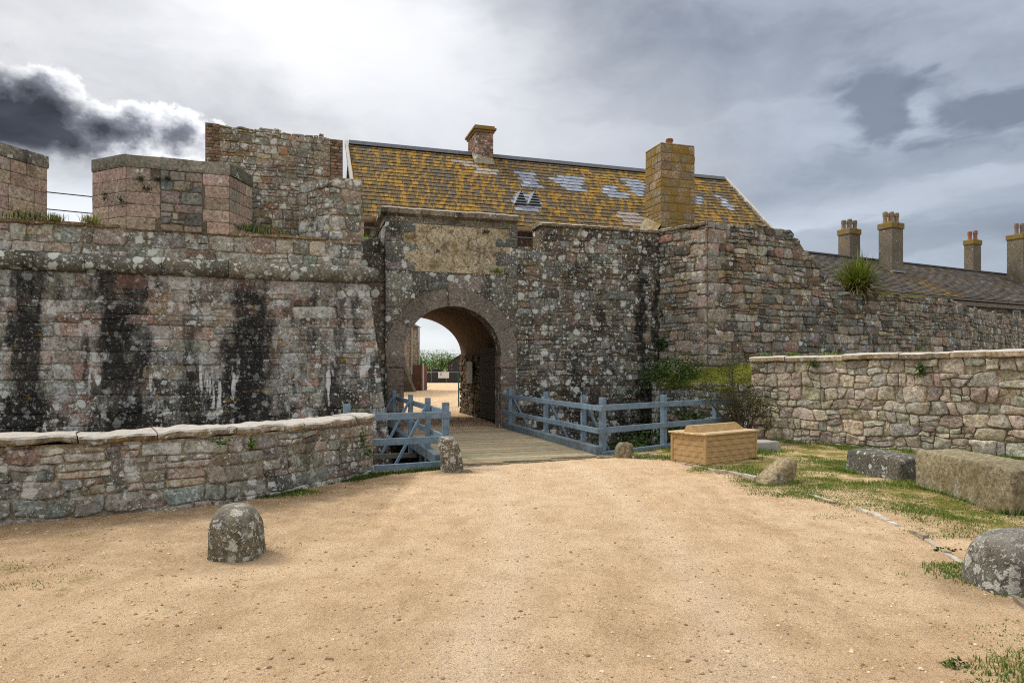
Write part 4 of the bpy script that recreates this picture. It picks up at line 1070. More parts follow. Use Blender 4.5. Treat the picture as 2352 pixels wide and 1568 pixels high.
def house():
    rng = np.random.default_rng(71)
    T_E, T_R, Z_E, Z_R, S_L = 1.40, 5.30, 5.80, 8.97, -3.61
    root = empty('barracks_house', GL(3, 4, 0), 'long house with yellow lichen covered slate roof and brick ridge chimney behind the gate', 'house')
    org = GL(S_L, T_E, Z_E); ud = Vector((dg[0], dg[1], 0)); up = GL(S_L, T_R, Z_R) - org; H = up.length; vd = up / H; nrm = ud.cross(vd)
    lim1 = lambda v: 13.74 + .54 * v / H
    def z2(x, y): return (746.5 + .3662 * x, 229.7 + .3662 * y)
    patches = [[z2(1205, 448), z2(1320, 455), z2(1362, 552), z2(1225, 540), z2(1230, 515), z2(1195, 485)],
               [z2(1475, 478), z2(1645, 492), z2(1618, 582), z2(1500, 572), z2(1470, 520), z2(1408, 495)],
               [z2(1722, 528), z2(1832, 535), z2(1838, 578), z2(1925, 590), z2(1918, 614), z2(1770, 600)],
               [z2(1852, 488), z2(1990, 495), z2(1990, 615), z2(1955, 600)],
               [z2(1185, 585), z2(1305, 592), z2(1352, 640), z2(1330, 700), z2(1210, 690), z2(1160, 632)],
               [(1640, 446), (1652, 448), (1695, 480), (1672, 482)], [(1594, 448), (1606, 450), (1608, 470), (1594, 468)]]
    pale = [[z2(935, 418), z2(1070, 425), z2(1085, 480), z2(960, 470)], [z2(1820, 690), z2(1985, 700), z2(1990, 800), z2(1860, 770)], [z2(760, 365), z2(930, 375), z2(960, 420), z2(860, 400)]]
    sky_l = [z2(1270, 512), z2(1770, 561), (1668, 466)]
    def colf(q, v, P, r):
        u, y = proj(P)
        for s in sky_l:
            if abs(u - s[0]) < 7 and abs(y - s[1]) < 4.5: return (.62, 0, .0)
        for p in patches:
            if inpoly(u, y, p): return (.40 + r.uniform(-.05, .05), 0, .0)
        for p in pale:
            if inpoly(u, y, p): return (.42 + r.uniform(-.06, .04), .25, .55)
        return (r.uniform(.075, .12), r.uniform(.94, 1.0), r.uniform(.6, 1))
    mb = MB()
    V = [org - nrm * .02, GL(S_L + 13.74, T_E, Z_E) - nrm * .02, GL(S_L + 14.28, T_R, Z_R) - nrm * .02, GL(S_L, T_R, Z_R) - nrm * .02, GL(S_L, 6.8, 7.9), GL(S_L + 14.2, 6.8, 7.9)]
    mb.add([tuple(v) for v in V], [(0, 1, 2, 3), (3, 2, 5, 4)], (.10, .3, .4))
    slates(mb, org - vd * .06, ud, vd, nrm, 14, H + .03, .262, .252, rng, colf, lim1=lim1)
    mb.build('roof', slate_mat('lichen_slates', 1.0, .72), root)
    # walls
    wm = stone_mat('house_wall', ochre=.3, dark=.3, lich=.2, pale=.2); mb = MB()
    pts = [(S_L + .15, 1.62), (S_L + 13.6, 1.62), (S_L + 13.9, 6.7), (S_L + .15, 6.7)]
    zz_ = [5.9, 5.9, 7.85, 7.85]
    V = [tuple(GL(s, t, 4.25)) for (s, t) in pts] + [tuple(GL(s, t, z)) for (s, t), z in zip(pts, zz_)] + [tuple(GL(S_L + .15, T_R, Z_R - .06)), tuple(GL(S_L + 13.9, T_R, Z_R - .06))]
    mb.add(V, [(0, 1, 5, 4), (1, 2, 6, 9, 5), (2, 3, 7, 6), (3, 0, 4, 8, 7)], (.20, .13, .10)); mb.build('wall', wm, root)
    # stone verge, ridge tiles, gutter
    vm = stone_mat('verge_stone', ochre=.5, dark=.2, lich=.4, pale=.6, tops=.9)
    for (a, b) in ((GL(S_L - .08, T_E - .1, Z_E), GL(S_L - .08, T_R, Z_R + .02)), (GL(S_L + 13.80, T_E - .1, Z_E), GL(S_L + 14.33, T_R, Z_R + .02))):
        mb = MB(); beam(mb, a, b, .10, .17, (.24, .21, .17), bev=.02); mb.build('verge', vm, root)
    rm = plain_mat('ridge_tile', (.07, .08, .10), (.11, .115, .125), 10, .6, .2)
    mb = MB(); q = S_L
    while q < S_L + 14.2:
        e = min(q + .46, S_L + 14.25); c = GL((q + e) / 2, T_R, Z_R + .05); V = []
        for s in (q + .004, e - .004):
            for (dt, dz) in ((-.17, -.10), (-.05, .055), (.05, .055), (.17, -.10)): p = GL(s, T_R + dt, Z_R + .045 + dz); V.append(tuple(p))
        mb.add(V, [(0, 4, 5, 1), (1, 5, 6, 2), (2, 6, 7, 3), (0, 1, 2, 3), (4, 7, 6, 5)]); q = e
    mb.build('ridge_tiles', rm, root)
    gm = plain_mat('rusty_cream_gutter', (.42, .36, .26), (.26, .13, .05), 5, .6, .2)
    mb = MB(); V = []
    for s in (S_L, S_L + 13.7):
        for k in range(9):
            th = math.pi * k / 8; V.append(tuple(GL(s, T_E - .14 - .09 * math.cos(th), Z_E - .075 - .15 * math.sin(th) ** .6)))
    mb.add(V, [(k, k + 1, 9 + k + 1, 9 + k) for k in range(8)]); g = mb.build('gutter', gm, root, smooth=True)
    mb = MB(); tube(mb, [GL(S_L, 1.2, 5.42), GL(3, 1.2, 5.40)], .018, 6); mb.build('pipe', plain_mat('grey_pipe', (.25, .26, .27), (.18, .18, .18)), root)
    # brick chimney astride the ridge
    bm = stone_mat('chimney_brick', ochre=.25, dark=.3, lich=.55, pale=.35, big=9, small=20)
    BRK = [(.26, .12, .085), (.20, .10, .08), (.30, .16, .11), (.16, .10, .085), (.24, .17, .14)]
    P = Poly([GL(.55, 5.9), GL(.55, 4.80), GL(1.15, 4.80), GL(1.15, 5.9)])
    mb = MB(); Q = layout(P.L, 8.1, 9.62, (.072, .078), (.11, .22), rng, P.breaks(), split=0, wav=0, tilt=.002); stones(mb, Q, P.at, rng, BRK, gap=.006, depth=(.004, .012), power=16, rough=.003, jit=.01)
    pc = [GL(.55, 5.9), GL(.55, 4.80), GL(1.15, 4.80), GL(1.15, 5.9)]
    mb.add([(p.x, p.y, z) for z in (8.0, 9.63) for p in pc], [(0, 1, 5, 4), (1, 2, 6, 5), (2, 3, 7, 6), (3, 0, 4, 7), (4, 5, 6, 7)], (.2, .17, .13), 1)
    ch = mb.build('chimney', [bm, bm], root, smooth_mi=[0])
    cm = stone_mat('chimney_cap', ochre=.5, dark=.3, lich=.2, pale=.3, yellow=.75)
    mb = MB()
    for (e, z, h) in ((.05, 9.66, .035), (.10, 9.74, .04), (.05, 9.815, .033)): box(mb, GL(.85, 5.35, z), vv(dg, .30 + e), vv(pg, .55 + e), (0, 0, h), (.24, .16, .11), bev=.01)
    mb.build('chimney_cap', cm, ch)
    mb = MB(); pv = [GL(.50, 5.25, 8.98), GL(.50, 4.72, 8.54), GL(1.20, 4.72, 8.54), GL(1.20, 5.25, 8.98)]
    pv2 = [GL(.58, 5.2, 9.12), GL(.56, 4.79, 8.86), GL(1.14, 4.79, 8.76), GL(1.12, 5.2, 9.0)]
    mb.add([tuple(v) for v in pv + pv2], [(0, 1, 5, 4), (1, 2, 6, 5), (2, 3, 7, 6)], (.33, .29, .22)); mb.build('flaunching', stone_mat('flaunch_mortar', ochre=.3, dark=.1, lich=.2, pale=.3), ch)
    # big stone stack at the eaves
    sm = stone_mat('stack_stone', ochre=.5, dark=.15, lich=.10, pale=.2, yellow=.66, bump=.9)
    pc = [GL(5.14, 1.45), GL(5.14, .48), GL(6.26, .48), GL(6.26, 1.45)]; P = Poly(pc + [pc[0]])
    mb = MB(); Q = layout(P.L, 5.3, 8.30, (.235, .265), (.24, .56), rng, P.breaks(), split=.08, wav=.004, tilt=.006)
    stones(mb, Q, P.at, rng, [(.27, .20, .13), (.24, .185, .13), (.30, .22, .15), (.25, .205, .16)], gap=.006, depth=(.010, .02), power=13, rough=.007, jit=.02, bright=.1)
    mb.add([(p.x, p.y, z) for z in (4.5, 8.30) for p in pc], [(0, 1, 5, 4), (1, 2, 6, 5), (2, 3, 7, 6), (3, 0, 4, 7), (4, 5, 6, 7)], (.22, .17, .10), 1)
    st = mb.build('stone_chimney', [sm, sm], root, smooth_mi=[0])
    mb = MB(); box(mb, GL(5.70, .97, 8.33), vv(dg, .57), vv(pg, .49), (0, 0, .03), (.26, .2, .12), bev=.02); mb.build('chimney_cap', sm, st); mb = MB()
    V = [GL(5.12, 1.5, 6.35), GL(4.80, 1.5, 5.55), GL(4.80, .42, 5.5), GL(5.12, .47, 5.9)]; mb.add([tuple(v) for v in V], [(0, 1, 2, 3)], (.33, .29, .22))
    mb.build('flaunching', sm, st)
    pot(st, GL(5.56, .74, 8.35), .22, .115, M_TERRA)
    # two little louvred roof vents
    lm = plain_mat('vent_slate', (.17, .20, .23), (.23, .26, .29), 15, .5, .1)
    for (x, y) in ((1225, 655), (1310, 660)):
        u, w = z2(x, y); d = Vector(((u - U0) / FPX, 1, (V0 - w) / FPX)); o = Vector((0, 0, EYE)); k = (org - o).dot(nrm) / d.dot(nrm); b = o + d * k
        mb = MB(); hw, h = .20, .44; f = -Vector((pg[0], pg[1], 0)) * .10; top = b + Vector((0, 0, h)) + f; bl = b - ud * hw + f; br = b + ud * hw + f
        back = top - f + Vector((pg[0], pg[1], 0)) * .38
        mb.add([tuple(p) for p in (bl, br, top, b - ud * (hw + .03) + Vector((pg[0], pg[1], 0)) * .02, b + ud * (hw + .03) + Vector((pg[0], pg[1], 0)) * .02, back)], [(0, 3, 5, 2), (1, 2, 5, 4)], (.2, .2, .2))
        v = mb.build('roof_vent', lm, root)
        mb = MB()
        for i in range(5):
            fz = i / 5.4; wd = hw * (1 - fz) * .92; p = b + f * .9 + Vector((0, 0, h * (fz + .07))); box(mb, p, ud * wd, -Vector((pg[0], pg[1], 0)) * .03 + Vector((0, 0, -.02)), Vector((0, 0, .008)), (.2, .2, .2))
        mb.build('louvre', plain_mat('louvre_grey', (.22, .25, .28), (.28, .31, .34)), v)
        mb = MB(); mb.add([tuple(bl - f * .3), tuple(br - f * .3), tuple(top - f * .3)], [(0, 1, 2)], (.01, .01, .01)); mb.build('vent_opening', plain_mat('vent_dark', (.01, .01, .012), (.015, .015, .015)), v)
house()

def far_terrace():
    rng = np.random.default_rng(73)
    a27 = math.radians(27); ud = Vector((math.cos(a27), math.sin(a27), 0)); fd = Vector((math.sin(a27), -math.cos(a27), 0))   # along the ridge, towards the viewer
    R0 = Vector((17.28, 39.05, 8.2))
    root = empty('terrace_house', R0 + fd * 2 - Vector((0, 0, 8.2)), 'long dark slated house with a row of tall rendered chimneys, far off on the right', 'house')
    WD, ZE = 4.5, 5.57
    vd = (-fd * WD + Vector((0, 0, 8.2 - ZE))).normalized(); H = math.hypot(WD, 8.2 - ZE); nrm = ud.cross(vd)
    S0, S1 = -9, 32
    org = R0 + ud * S0 + fd * WD; org.z = ZE
    chs = [(4.43, 1.72), (18.2, 1.72)]
    def colf(q, v, P, r):
        over = .15 + .35 * r.random(); s = q + S0
        for (cs, cw) in chs:
            d = abs(s - cs - .5); w = (H - v) / H * WD
            if d < .25 + max(0, (w - .2)) * .42 and w > .1: over = .85
        return (r.uniform(.03, .13) * (1.8 if r.random() < .10 else 1), over, r.uniform(0, .6))
    mb = MB(); mb.add([tuple(org - nrm * .03), tuple(org + ud * (S1 - S0) - nrm * .03), tuple(R0 + ud * S1 - nrm * .03), tuple(R0 + ud * S0 - nrm * .03), tuple(R0 + ud * S0 - fd * 5 + Vector((0, 0, -3))), tuple(R0 + ud * S1 - fd * 5 + Vector((0, 0, -3)))], [(0, 1, 2, 3), (3, 2, 5, 4)], (.06, .3, .3))
    slates(mb, org, ud, vd, nrm, S1 - S0, H, .34, .21, rng, colf)
    mb.build('roof', slate_mat('dark_slates', .9, .62), root)
    mb = MB(); beam(mb, R0 + ud * S0 + Vector((0, 0, .02)), R0 + ud * S1 + Vector((0, 0, .02)), .3, .09); mb.build('ridge_tiles', plain_mat('grey_ridge', (.12, .125, .13), (.09, .09, .095)), root)
    wm = stone_mat('terrace_wall', ochre=.3, dark=.2, lich=.2, pale=.3); mb = MB()
    o2 = R0 + fd * (WD - .25); V = []
    for z in (-2.6, ZE): V += [o2 + ud * S0, o2 + ud * S1, o2 + ud * S1 - fd * 8.5, o2 + ud * S0 - fd * 8.5]
    V = [(v.x, v.y, -2.6 if i < 4 else ZE - .02) for i, v in enumerate(V)]
    mb.add(V, [(0, 1, 5, 4), (1, 2, 6, 5), (2, 3, 7, 6), (3, 0, 4, 7)], (.22, .19, .16))
    Pw = Poly([(o2 + ud * S0)[:2], (o2 + ud * S1)[:2]]); Q = layout(Pw.L, 2.0, ZE - .35, (.2, .3), (.3, .6), rng); stones(mb, Q, Pw.at, rng, PAL_GREY, rough=.008); wl = mb.build('wall', wm, root)
    mb = MB()
    beam(mb, org + Vector((0, 0, -.10)) + fd * .05 + ud * 0, org + ud * (S1 - S0) + Vector((0, 0, -.10)) + fd * .05, .12, .12, (.14, .13, .10))
    beam(mb, org + Vector((0, 0, -.33)) - fd * .08, org + ud * (S1 - S0) + Vector((0, 0, -.33)) - fd * .08, .25, .22, (.17, .15, .12))
    mb.build('gutter', plain_mat('eaves_stone', None, attr=True, scale=5), root)
    # the one window that shows below the eaves
    k = (2332 - U0) / FPX; q = o2; s = (k * q.y - q.x) / (ud.x - k * ud.y); p = q + ud * s; zc = EYE + (847 - 727) / FPX * p.y
    mw = plain_mat('cream_frame', (.55, .53, .46), (.46, .44, .38)); mb = MB(); c = Vector((p.x, p.y, zc)) + fd * .05
    for (dx, dz, hx, hz) in ((-.34, 0, .04, .36), (.34, 0, .04, .36), (0, .34, .30, .035), (0, -.34, .30, .035), (-.10, 0, .014, .30), (.10, 0, .014, .30), (0, 0, .30, .016)): box(mb, c + ud * dx + Vector((0, 0, dz)) + fd * (.004 if hx < .02 else 0), ud * hx, fd * .04, (0, 0, hz))
    w = mb.build('window', mw, root); mb = MB(); box(mb, c - fd * .03, ud * .33, fd * .01, (0, 0, .33)); mb.build('pane', plain_mat('dark_glass', (.02, .025, .03), (.03, .035, .04), 3, .1, 0, .5), w)
    # chimneys
    rm = stone_mat('roughcast', each=False, ochre=.15, dark=.15, lich=.05, pale=0, bump=1.2, yellow=.12); cm = stone_mat('roughcast_cap', ochre=.5, dark=.2, lich=.05, pale=.1, yellow=.8)
    for (s, w, zt, ww, dd, pots, pm, ph) in ((3.41, -.25, 9.93, .94, .80, 4, 0, .70), (4.43, 1.72, 10.02, 1.02, .84, 4, 1, .78), (16.06, -.25, 10.35, .90, .62, 2, 2, .75), (18.2, 1.72, 10.6, 1.1, 1.0, 2, 0, .95)):
        b = R0 + ud * s + fd * w; zb = 6.2
        mb = MB(); c = b + ud * (ww / 2) - fd * (dd / 2); box(mb, (c.x, c.y, (zb + zt) / 2), ud * (ww / 2), fd * (dd / 2), (0, 0, (zt - zb) / 2 - .1), np.array((.17, .145, .115)), bev=.01)
        ch = mb.build('chimney', rm, root)
        mb = MB(); box(mb, (c.x, c.y, zt - .07), ud * (ww / 2 + .06), fd * (dd / 2 + .06), (0, 0, .17), (.19, .16, .10), bev=.03); mb.build('chimney_cap', cm, ch)
        for i in range(pots):
            off = (i - (pots - 1) / 2) * .27; pp = Vector((c.x, c.y, zt + .08)) + ud * (off * .85) - fd * (.12 * (-1) ** i)
            pot(ch, pp, ph * .88 * rng.uniform(.88, 1.05), .145, [M_GREYPOT, M_BUFFPOT, M_TERRA][pm] if not (pm == 0 and i == 2) else M_BUFFPOT)
        if w > 0:
            mb = MB(); f = b + fd * .03 + ud * ww / 2; box(mb, (f.x, f.y, 7.25 - .0), ud * (ww / 2 + .05), fd * .10, (0, 0, .05), (.3, .32, .31)); mb.build('flashing', plain_mat('lead', (.26, .29, .29), (.2, .22, .22)), ch)
far_terrace()
def far_stack():
    c = px(1702, 470, 33.0); root = empty('chimney_stack', (c.x, c.y, 4.0), 'small chimney top with two pots peeping over the sloping end of the lichen roof', 'chimney')
    mb = MB(); box(mb, (c.x + .05, c.y, 6.6), (.34, 0, 0), (0, .3, 0), (0, 0, 2.6), (.2, .15, .11), bev=.01); mb.build('stack', M_MORTAR, root)
    for dx in (-.1, .22): pot(root, (c.x + dx, c.y, 9.2), .50, .13, M_GREYPOT)
far_stack()

# ------------------------------------------------------------------ bridge and blue railings
def paint_mat(name, a, b, worn, lo):
    m, t = newmat(name); P = t.n('ShaderNodeNewGeometry').outputs['Position']
    n = t.noise(P, 7, 8, .7); g = t.noise(t.scale(P, (1, 1, .35)), 45, 6, .75); c = t.mix(t.mr(n, .34, .66), a, b)
    c = t.mix(1.0, c, t.mr(g, .3, .7, .72, 1.22), 'MULTIPLY')
    w = t.mr(t.m('ADD', t.noise(t.vm('ADD', P, (4, 4, 4)), 5, 9, .78), t.m('MULTIPLY', t.m('SUBTRACT', g, .5), .25)), lo, lo + .05)
    c = t.mix(t.m('MULTIPLY', w, .85), c, t.mix(g, worn, tuple(x * 1.9 for x in worn)))
    d = t.mr(t.noise(t.vm('ADD', P, (9, 1, 2)), 3, 7, .7), .55, .68, 0, .5); c = t.mix(d, c, (.05, .06, .06))
    finish(t, c, .75, t.m('ADD', n, t.m('ADD', g, w)), .5, .006, .25); return m
M_BLUE = paint_mat('faded_blue_paint', (.115, .18, .245), (.19, .255, .31), (.10, .09, .075), .565)
M_SILL = paint_mat('worn_blue_paint', (.085, .125, .155), (.15, .19, .22), (.075, .07, .06), .54)
M_DECK = plain_mat('weathered_planks', None, None, 5, .9, .5, .15, attr=True, stretch=(1.2, 4, 1), bdist=.006)
M_BEAM = plain_mat('grey_timber', (.16, .155, .13), (.09, .09, .075), 8, .9, .4)
def BR(s, tau, z): return GL(s, -tau, z)
def bridge():
    rng = np.random.default_rng(81)
    root = empty('footbridge', BR(-1.4, 3.2, 0), 'wooden plank bridge over the ditch leading into the arch, with faded blue railings', 'bridge')
    mb = MB(); q = .02
    while q < 6.52:
        w = rng.uniform(.17, .22); e = min(q + w, 6.55); c = np.array((.34, .275, .18)) * rng.uniform(.72, 1.12) * (1 + rng.normal(0, .03, 3))
        sr = .02 if e < 6.2 else .02 - (e - 6.2) * 5.5
        if sr > -2.5: box(mb, BR((-2.86 + sr) / 2, (q + e) / 2, -.02 + rng.normal(0, .003)), vv(dg, (2.86 + sr) / 2), vv(pg, (e - q) / 2 - .006), (0, 0, .045), c, bev=.006)
        q = e
    mb.build('deck', M_DECK, root)
    for s in (-2.5, -1.4, -.3):
        mb = MB(); beam(mb, BR(s, .0, -.22), BR(s, 6.3, -.22), .18, .28, bev=.01); mb.build('bearer', M_BEAM, root)
    mb = MB(); box(mb, BR(-1.4, 3.0, -1.4), vv(dg, 1.3), vv(pg, .12), (0, 0, 1.15), (.1, .1, .1), bev=.01); mb.build('trestle', M_BEAM, root)
    def side(s, out, taus, tau1, tz=1.08):
        rl = MB(); beam(rl, BR(s, -.05, .08), BR(s, tau1, .08), .15, .18, bev=.012); sill = rl.build('sill_beam', M_SILL, root)
        for z in (.46, .88):
            mb = MB(); beam(mb, BR(s - out * .055, -.05, z), BR(s - out * .055, tau1 + (.25 if z > .6 else .1), z), .05, .10, bev=.006); mb.build('rail', M_BLUE, root)
        for tau in taus:
            mb = MB(); beam(mb, BR(s + out * .02, tau, -.25), BR(s + out * .02, tau, tz + rng.normal(0, .012)), .095, .085, up=(pg[0], pg[1], 0), bev=.006); mb.build('post', M_BLUE, root)
            mb = MB(); beam(mb, BR(s + out * .07, tau + .02, .90), BR(s + out * .62, tau + .02, -.14), .05, .075, up=(pg[0], pg[1], 0), bev=.006); mb.build('brace', M_BLUE, root)
            mb = MB(); beam(mb, BR(s - out * .1, tau + .02, -.19), BR(s + out * .78, tau + .02, -.19), .09, .10, bev=.006); mb.build('outrigger', M_BEAM, root)
    side(.10, 1, (.45, 3.16, 5.27), 6.05)
    side(-2.95, -1, (.85, 3.4, 5.34), 6.30)
    mb = MB(); beam(mb, BR(.20, .38, .0), BR(.20, .38, 1.06), .10, .06, up=(pg[0], pg[1], 0)); mb.build('post', M_BLUE, root)
bridge()
def fence(name, label, pts, zs, posts, top, braces=(), sill=None):
    root = empty(name, (pts[0][0], pts[0][1], 0), label, 'railing')
    a, b = Vector((pts[0][0], pts[0][1], 0)), Vector((pts[1][0], pts[1][1], 0)); d = (b - a).normalized(); n = Vector((d.y, -d.x, 0))
    for z in zs:
        mb = MB(); beam(mb, a + n * .055 + Vector((0, 0, z)), b + n * .055 + Vector((0, 0, z + .01)), .05, .11, bev=.006); mb.build('rail', M_BLUE, root)
    if sill is not None:
        mb = MB(); beam(mb, a + n * .06 + Vector((0, 0, sill)), b + n * .06 + Vector((0, 0, sill + .02)), .06, .10, bev=.006); mb.build('sill_beam', M_BLUE, root)
    for f in posts:
        p = a + (b - a) * f; mb = MB(); beam(mb, (p.x, p.y, -.3), (p.x, p.y, top), .105, .105, up=tuple(d), bev=.008); mb.build('post', M_BLUE, root)
    return root
fence('ditch_railing', 'short blue railing between the end of the parapet wall and the bridge', [(-2.62, 10.62), (-1.03, 11.26)], (.44, .84), (.03, 1.0 - .04), 1.05, sill=.03)
fence('ditch_railing', 'blue post and rail fence along the ditch edge right of the bridge', [(1.62, 12.66), (4.95, 15.45)], (.46, .88), (.02, .44, .86), 1.07, sill=.02)

# ------------------------------------------------------------------ wooden seat box
def seat_box():
    rng = np.random.default_rng(91)
    p0 = Vector((3.19, 11.25, 0)); L = Vector((1.11, .81, 0)); ln = L.length; x = L / ln; y = Vector((-x.y, x.x, 0)); W_ = .70; Hh = .50
    root = empty('wooden_seat', p0 + L / 2 + y * W_ / 2, 'new pale wooden box seat clad in grooved boards with a low wedge on its lid', 'bench')
    wm = plain_mat('new_pine', None, None, 9, .65, .5, .3, attr=True, stretch=(1, 1, 1), bdist=.002, amp=.45)
    def panel(a, d, l, name):
        n = Vector((d.y, -d.x, 0)); mb = MB(); z = .015; k = 0
        mb.add([tuple(a - n * .02 + Vector((0, 0, .0))), tuple(a + d * l - n * .02), tuple(a + d * l - n * .02 + Vector((0, 0, Hh))), tuple(a - n * .02 + Vector((0, 0, Hh)))], [(0, 1, 2, 3)], (.10, .05, .02))
        while z < Hh - .012:
            cc = np.array((.46, .30, .135)) * rng.uniform(.9, 1.1) * (1 if k % 5 else .82)
            h = .0165; box(mb, a + d * l / 2 + Vector((0, 0, z + h / 2)), d * l / 2, n * .012, (0, 0, h / 2), cc, bev=.003); z += h + (.0015 if k % 5 else .005); k += 1
        mb.build(name, wm, root)
    panel(p0, x, ln, 'long_panel'); panel(p0 + x * ln, y, W_, 'end_panel'); panel(p0 + y * W_, -y, W_, 'end_panel'); panel(p0 + x * ln + y * W_, -x, ln, 'long_panel')
    for (a, b) in ((0, 0), (1, 0), (0, 1), (1, 1)):
        q = p0 + x * ln * a + y * W_ * b + (x * (-.015 if a == 0 else .015)) * 0; mb = MB(); box(mb, q + Vector((0, 0, Hh / 2)), x * .024, y * .024, (0, 0, Hh / 2 - .003), (.40, .255, .11), bev=.005); mb.build('corner_trim', wm, root)
    mb = MB()
    for i in range(7):
        w = (W_ + .10) / 7; c = p0 + x * ln / 2 + y * (-.05 + w * (i + .5)) + Vector((0, 0, Hh + .016)); box(mb, c, x * (ln / 2 + .06), y * (w / 2 - .003), (0, 0, .015), np.array((.55, .40, .22)) * rng.uniform(.85, 1.1), bev=.004)
    mb.build('lid', wm, root)
    mb = MB(); prof = [(.20, .0), (.37, .105), (.41, .108), (.47, .0)]; V = []
    for e in (.02, ln - .05):
        for (u, z) in prof: V.append(tuple(p0 + x * e + y * u + Vector((0, 0, Hh + .032 + z))))
    mb.add(V, [(0, 4, 5, 1), (1, 5, 6, 2), (2, 6, 7, 3), (0, 1, 2, 3), (7, 6, 5, 4)], (.42, .28, .13))
    for i in range(8):
        f = (i + .5) / 8; u = .20 + .17 * f; z = .105 * f; box(mb, p0 + x * (ln / 2 - .015) + y * (u - .003) + Vector((0, 0, Hh + .032 + z)), x * (ln / 2 - .035), y * .009, (0, 0, .007), (.48, .33, .16), bev=.002)
    for i in range(8):
        f = (i + .5) / 8; u = .41 + .06 * f; z = .108 * (1 - f); box(mb, p0 + x * (ln / 2 - .015) + y * u + Vector((0, 0, Hh + .036 + z)), x * (ln / 2 - .035), y * .006, (0, 0, .004), (.48, .33, .16), bev=.002)
    mb.build('lid_wedge', wm, root)
seat_box()

# ------------------------------------------------------------------ loose stones
def cube_sphere(n=18):
    V = []; F = []; g = np.linspace(-1, 1, n + 1)
    for ax in range(3):
        for sg in (-1, 1):
            o = len(V)
            for j in range(n + 1):
                for i in range(n + 1):
                    p = [0, 0, 0]; p[ax] = sg; p[(ax + 1) % 3] = g[i]; p[(ax + 2) % 3] = g[j]; V.append(p)
            for j in range(n):
                for i in range(n):
                    q = (o + j * (n + 1) + i, o + j * (n + 1) + i + 1, o + (j + 1) * (n + 1) + i + 1, o + (j + 1) * (n + 1) + i); F.append(q if sg > 0 else q[::-1])
    V = np.array(V); R, inv = np.unique(np.round(V, 5), axis=0, return_inverse=True); inv = inv.ravel()
    return R, [tuple(inv[i] for i in q) for q in F]
CSV, CSF = cube_sphere(22)
def rock(name, label, c, x, y, z, mat, col, power=6, amp=.02, freq=4, cat='stone', warpf=None, group=None, fine=.3):
    """rounded block: c = centre of the base, x, y, z = half width, half depth and full height vectors"""
    P = CSV / np.linalg.norm(CSV, axis=1)[:, None]; r = (np.abs(P) ** power).sum(1) ** (-1 / power); P = P * r[:, None]
    if warpf: P = warpf(P)
    x, y, z = (np.array(v, float) for v in (x, y, z)); V = P[:, :1] * x + P[:, 1:2] * y + (P[:, 2:3] * .5 + .5) * z * 1.45 - z * .45
    V = V + vn3(V + np.array(c) * 1.7, freq) * amp + vn3(V + np.array(c), freq * 3.7) * amp * fine
    V[:, 2] -= .03
    o = MB().add(V + np.array(c), CSF, col)
    e = o.build(name, mat, smooth=True); me = e.data
    me.transform(__import__('mathutils').Matrix.Translation(-Vector(c))); e.location = Vector(c)
    return tag(e, label, cat, group)
M_BOLL = stone_mat('lichened_boulder', each=False, lpow=.85, lcol=(.74, .72, .64), ochre=.6, dark=.40, lich=1.5, pale=.42, big=9.0, small=24, bump=1.4, tops=.30, spotlo=.36, gain=1.2)
M_ROCKY = stone_mat('tan_granite', each=False, ochre=.5, dark=.05, lich=.12, pale=.2, big=12, small=30, bump=1.4)
M_DROCK = stone_mat('dark_granite', each=False, ochre=.2, dark=.55, lich=.55, pale=.1, big=12, small=26, bump=1.0)
def dome(k):
    def f(P):
        P = P.copy(); t = np.clip((P[:, 2] + .05) / 1.05, 0, 1); s = 1.05 - .05 * np.clip((P[:, 2] + .7), 0, 1)
        s = s * np.sqrt(np.clip(1 - k * t ** 3.2, .02, 1)); P[:, 0] *= s; P[:, 1] *= s; return P
    return f
g0 = gp(525, 1283); rock('stone_bollard', 'squat domed stone bollard spotted with pale lichen standing alone on the gravel at left', (g0.x, g0.y + .18, 0), (.200, 0, 0), (0, .20, 0), (-.012, 0, .455), M_BOLL, (.16, .135, .09), 4.2, .016, 5, 'bollard', dome(.50), 'stone bollards')
g0 = gp(2302, 1368); rock('stone_bollard', 'large domed stone bollard with big white lichen rosettes cut by the right edge', (g0.x + .21, g0.y + .2, 0), (.255, 0, 0), (0, .25, 0), (.02, 0, .465), M_BOLL, (.14, .13, .115), 3.2, .02, 4, 'bollard', dome(.55), 'stone bollards')
g0 = gp(1043, 1084); rock('marker_stone', 'leaning rough marker stone at the near left corner of the bridge', (g0.x - .02, g0.y + .12, 0), (.165, .03, 0), (-.02, .13, 0), (-.115, .02, .58), M_BOLL, (.17, .145, .10), 5, .03, 4, 'stone')
g0 = gp(1066, 1083); rock('loose_stone', 'small flat stone at the foot of the leaning marker stone', (g0.x, g0.y, -.02), (.13, .02, 0), (0, .09, 0), (0, 0, .08), M_ROCKY, (.30, .24, .16), 3, .02, 6, 'stone')
g0 = gp(1432, 1052); rock('loose_stone', 'small rounded rock beside the right end post of the bridge railing', (g0.x, g0.y + .1, 0), (.155, .03, 0), (-.02, .12, 0), (.05, 0, .30), M_ROCKY, (.27, .23, .15), 3.2, .035, 4, 'stone')
g0 = gp(1788, 1112); rock('loose_stone', 'tilted wedge shaped rock on the grass in front of the boundary wall', (g0.x - .02, g0.y + .14, 0), (.23, .05, .05), (-.05, .17, 0), (.10, .02, .36), M_ROCKY, (.36, .29, .19), 3.4, .03, 3, 'stone', lambda P: np.c_[P[:, 0] * 1.1 - .1, P[:, 1], np.where(P[:, 2] > -.4, -.4 + (P[:, 2] + .4) * np.clip(.30 + .55 * (P[:, 0] + 1), .3, 1.0), P[:, 2])])
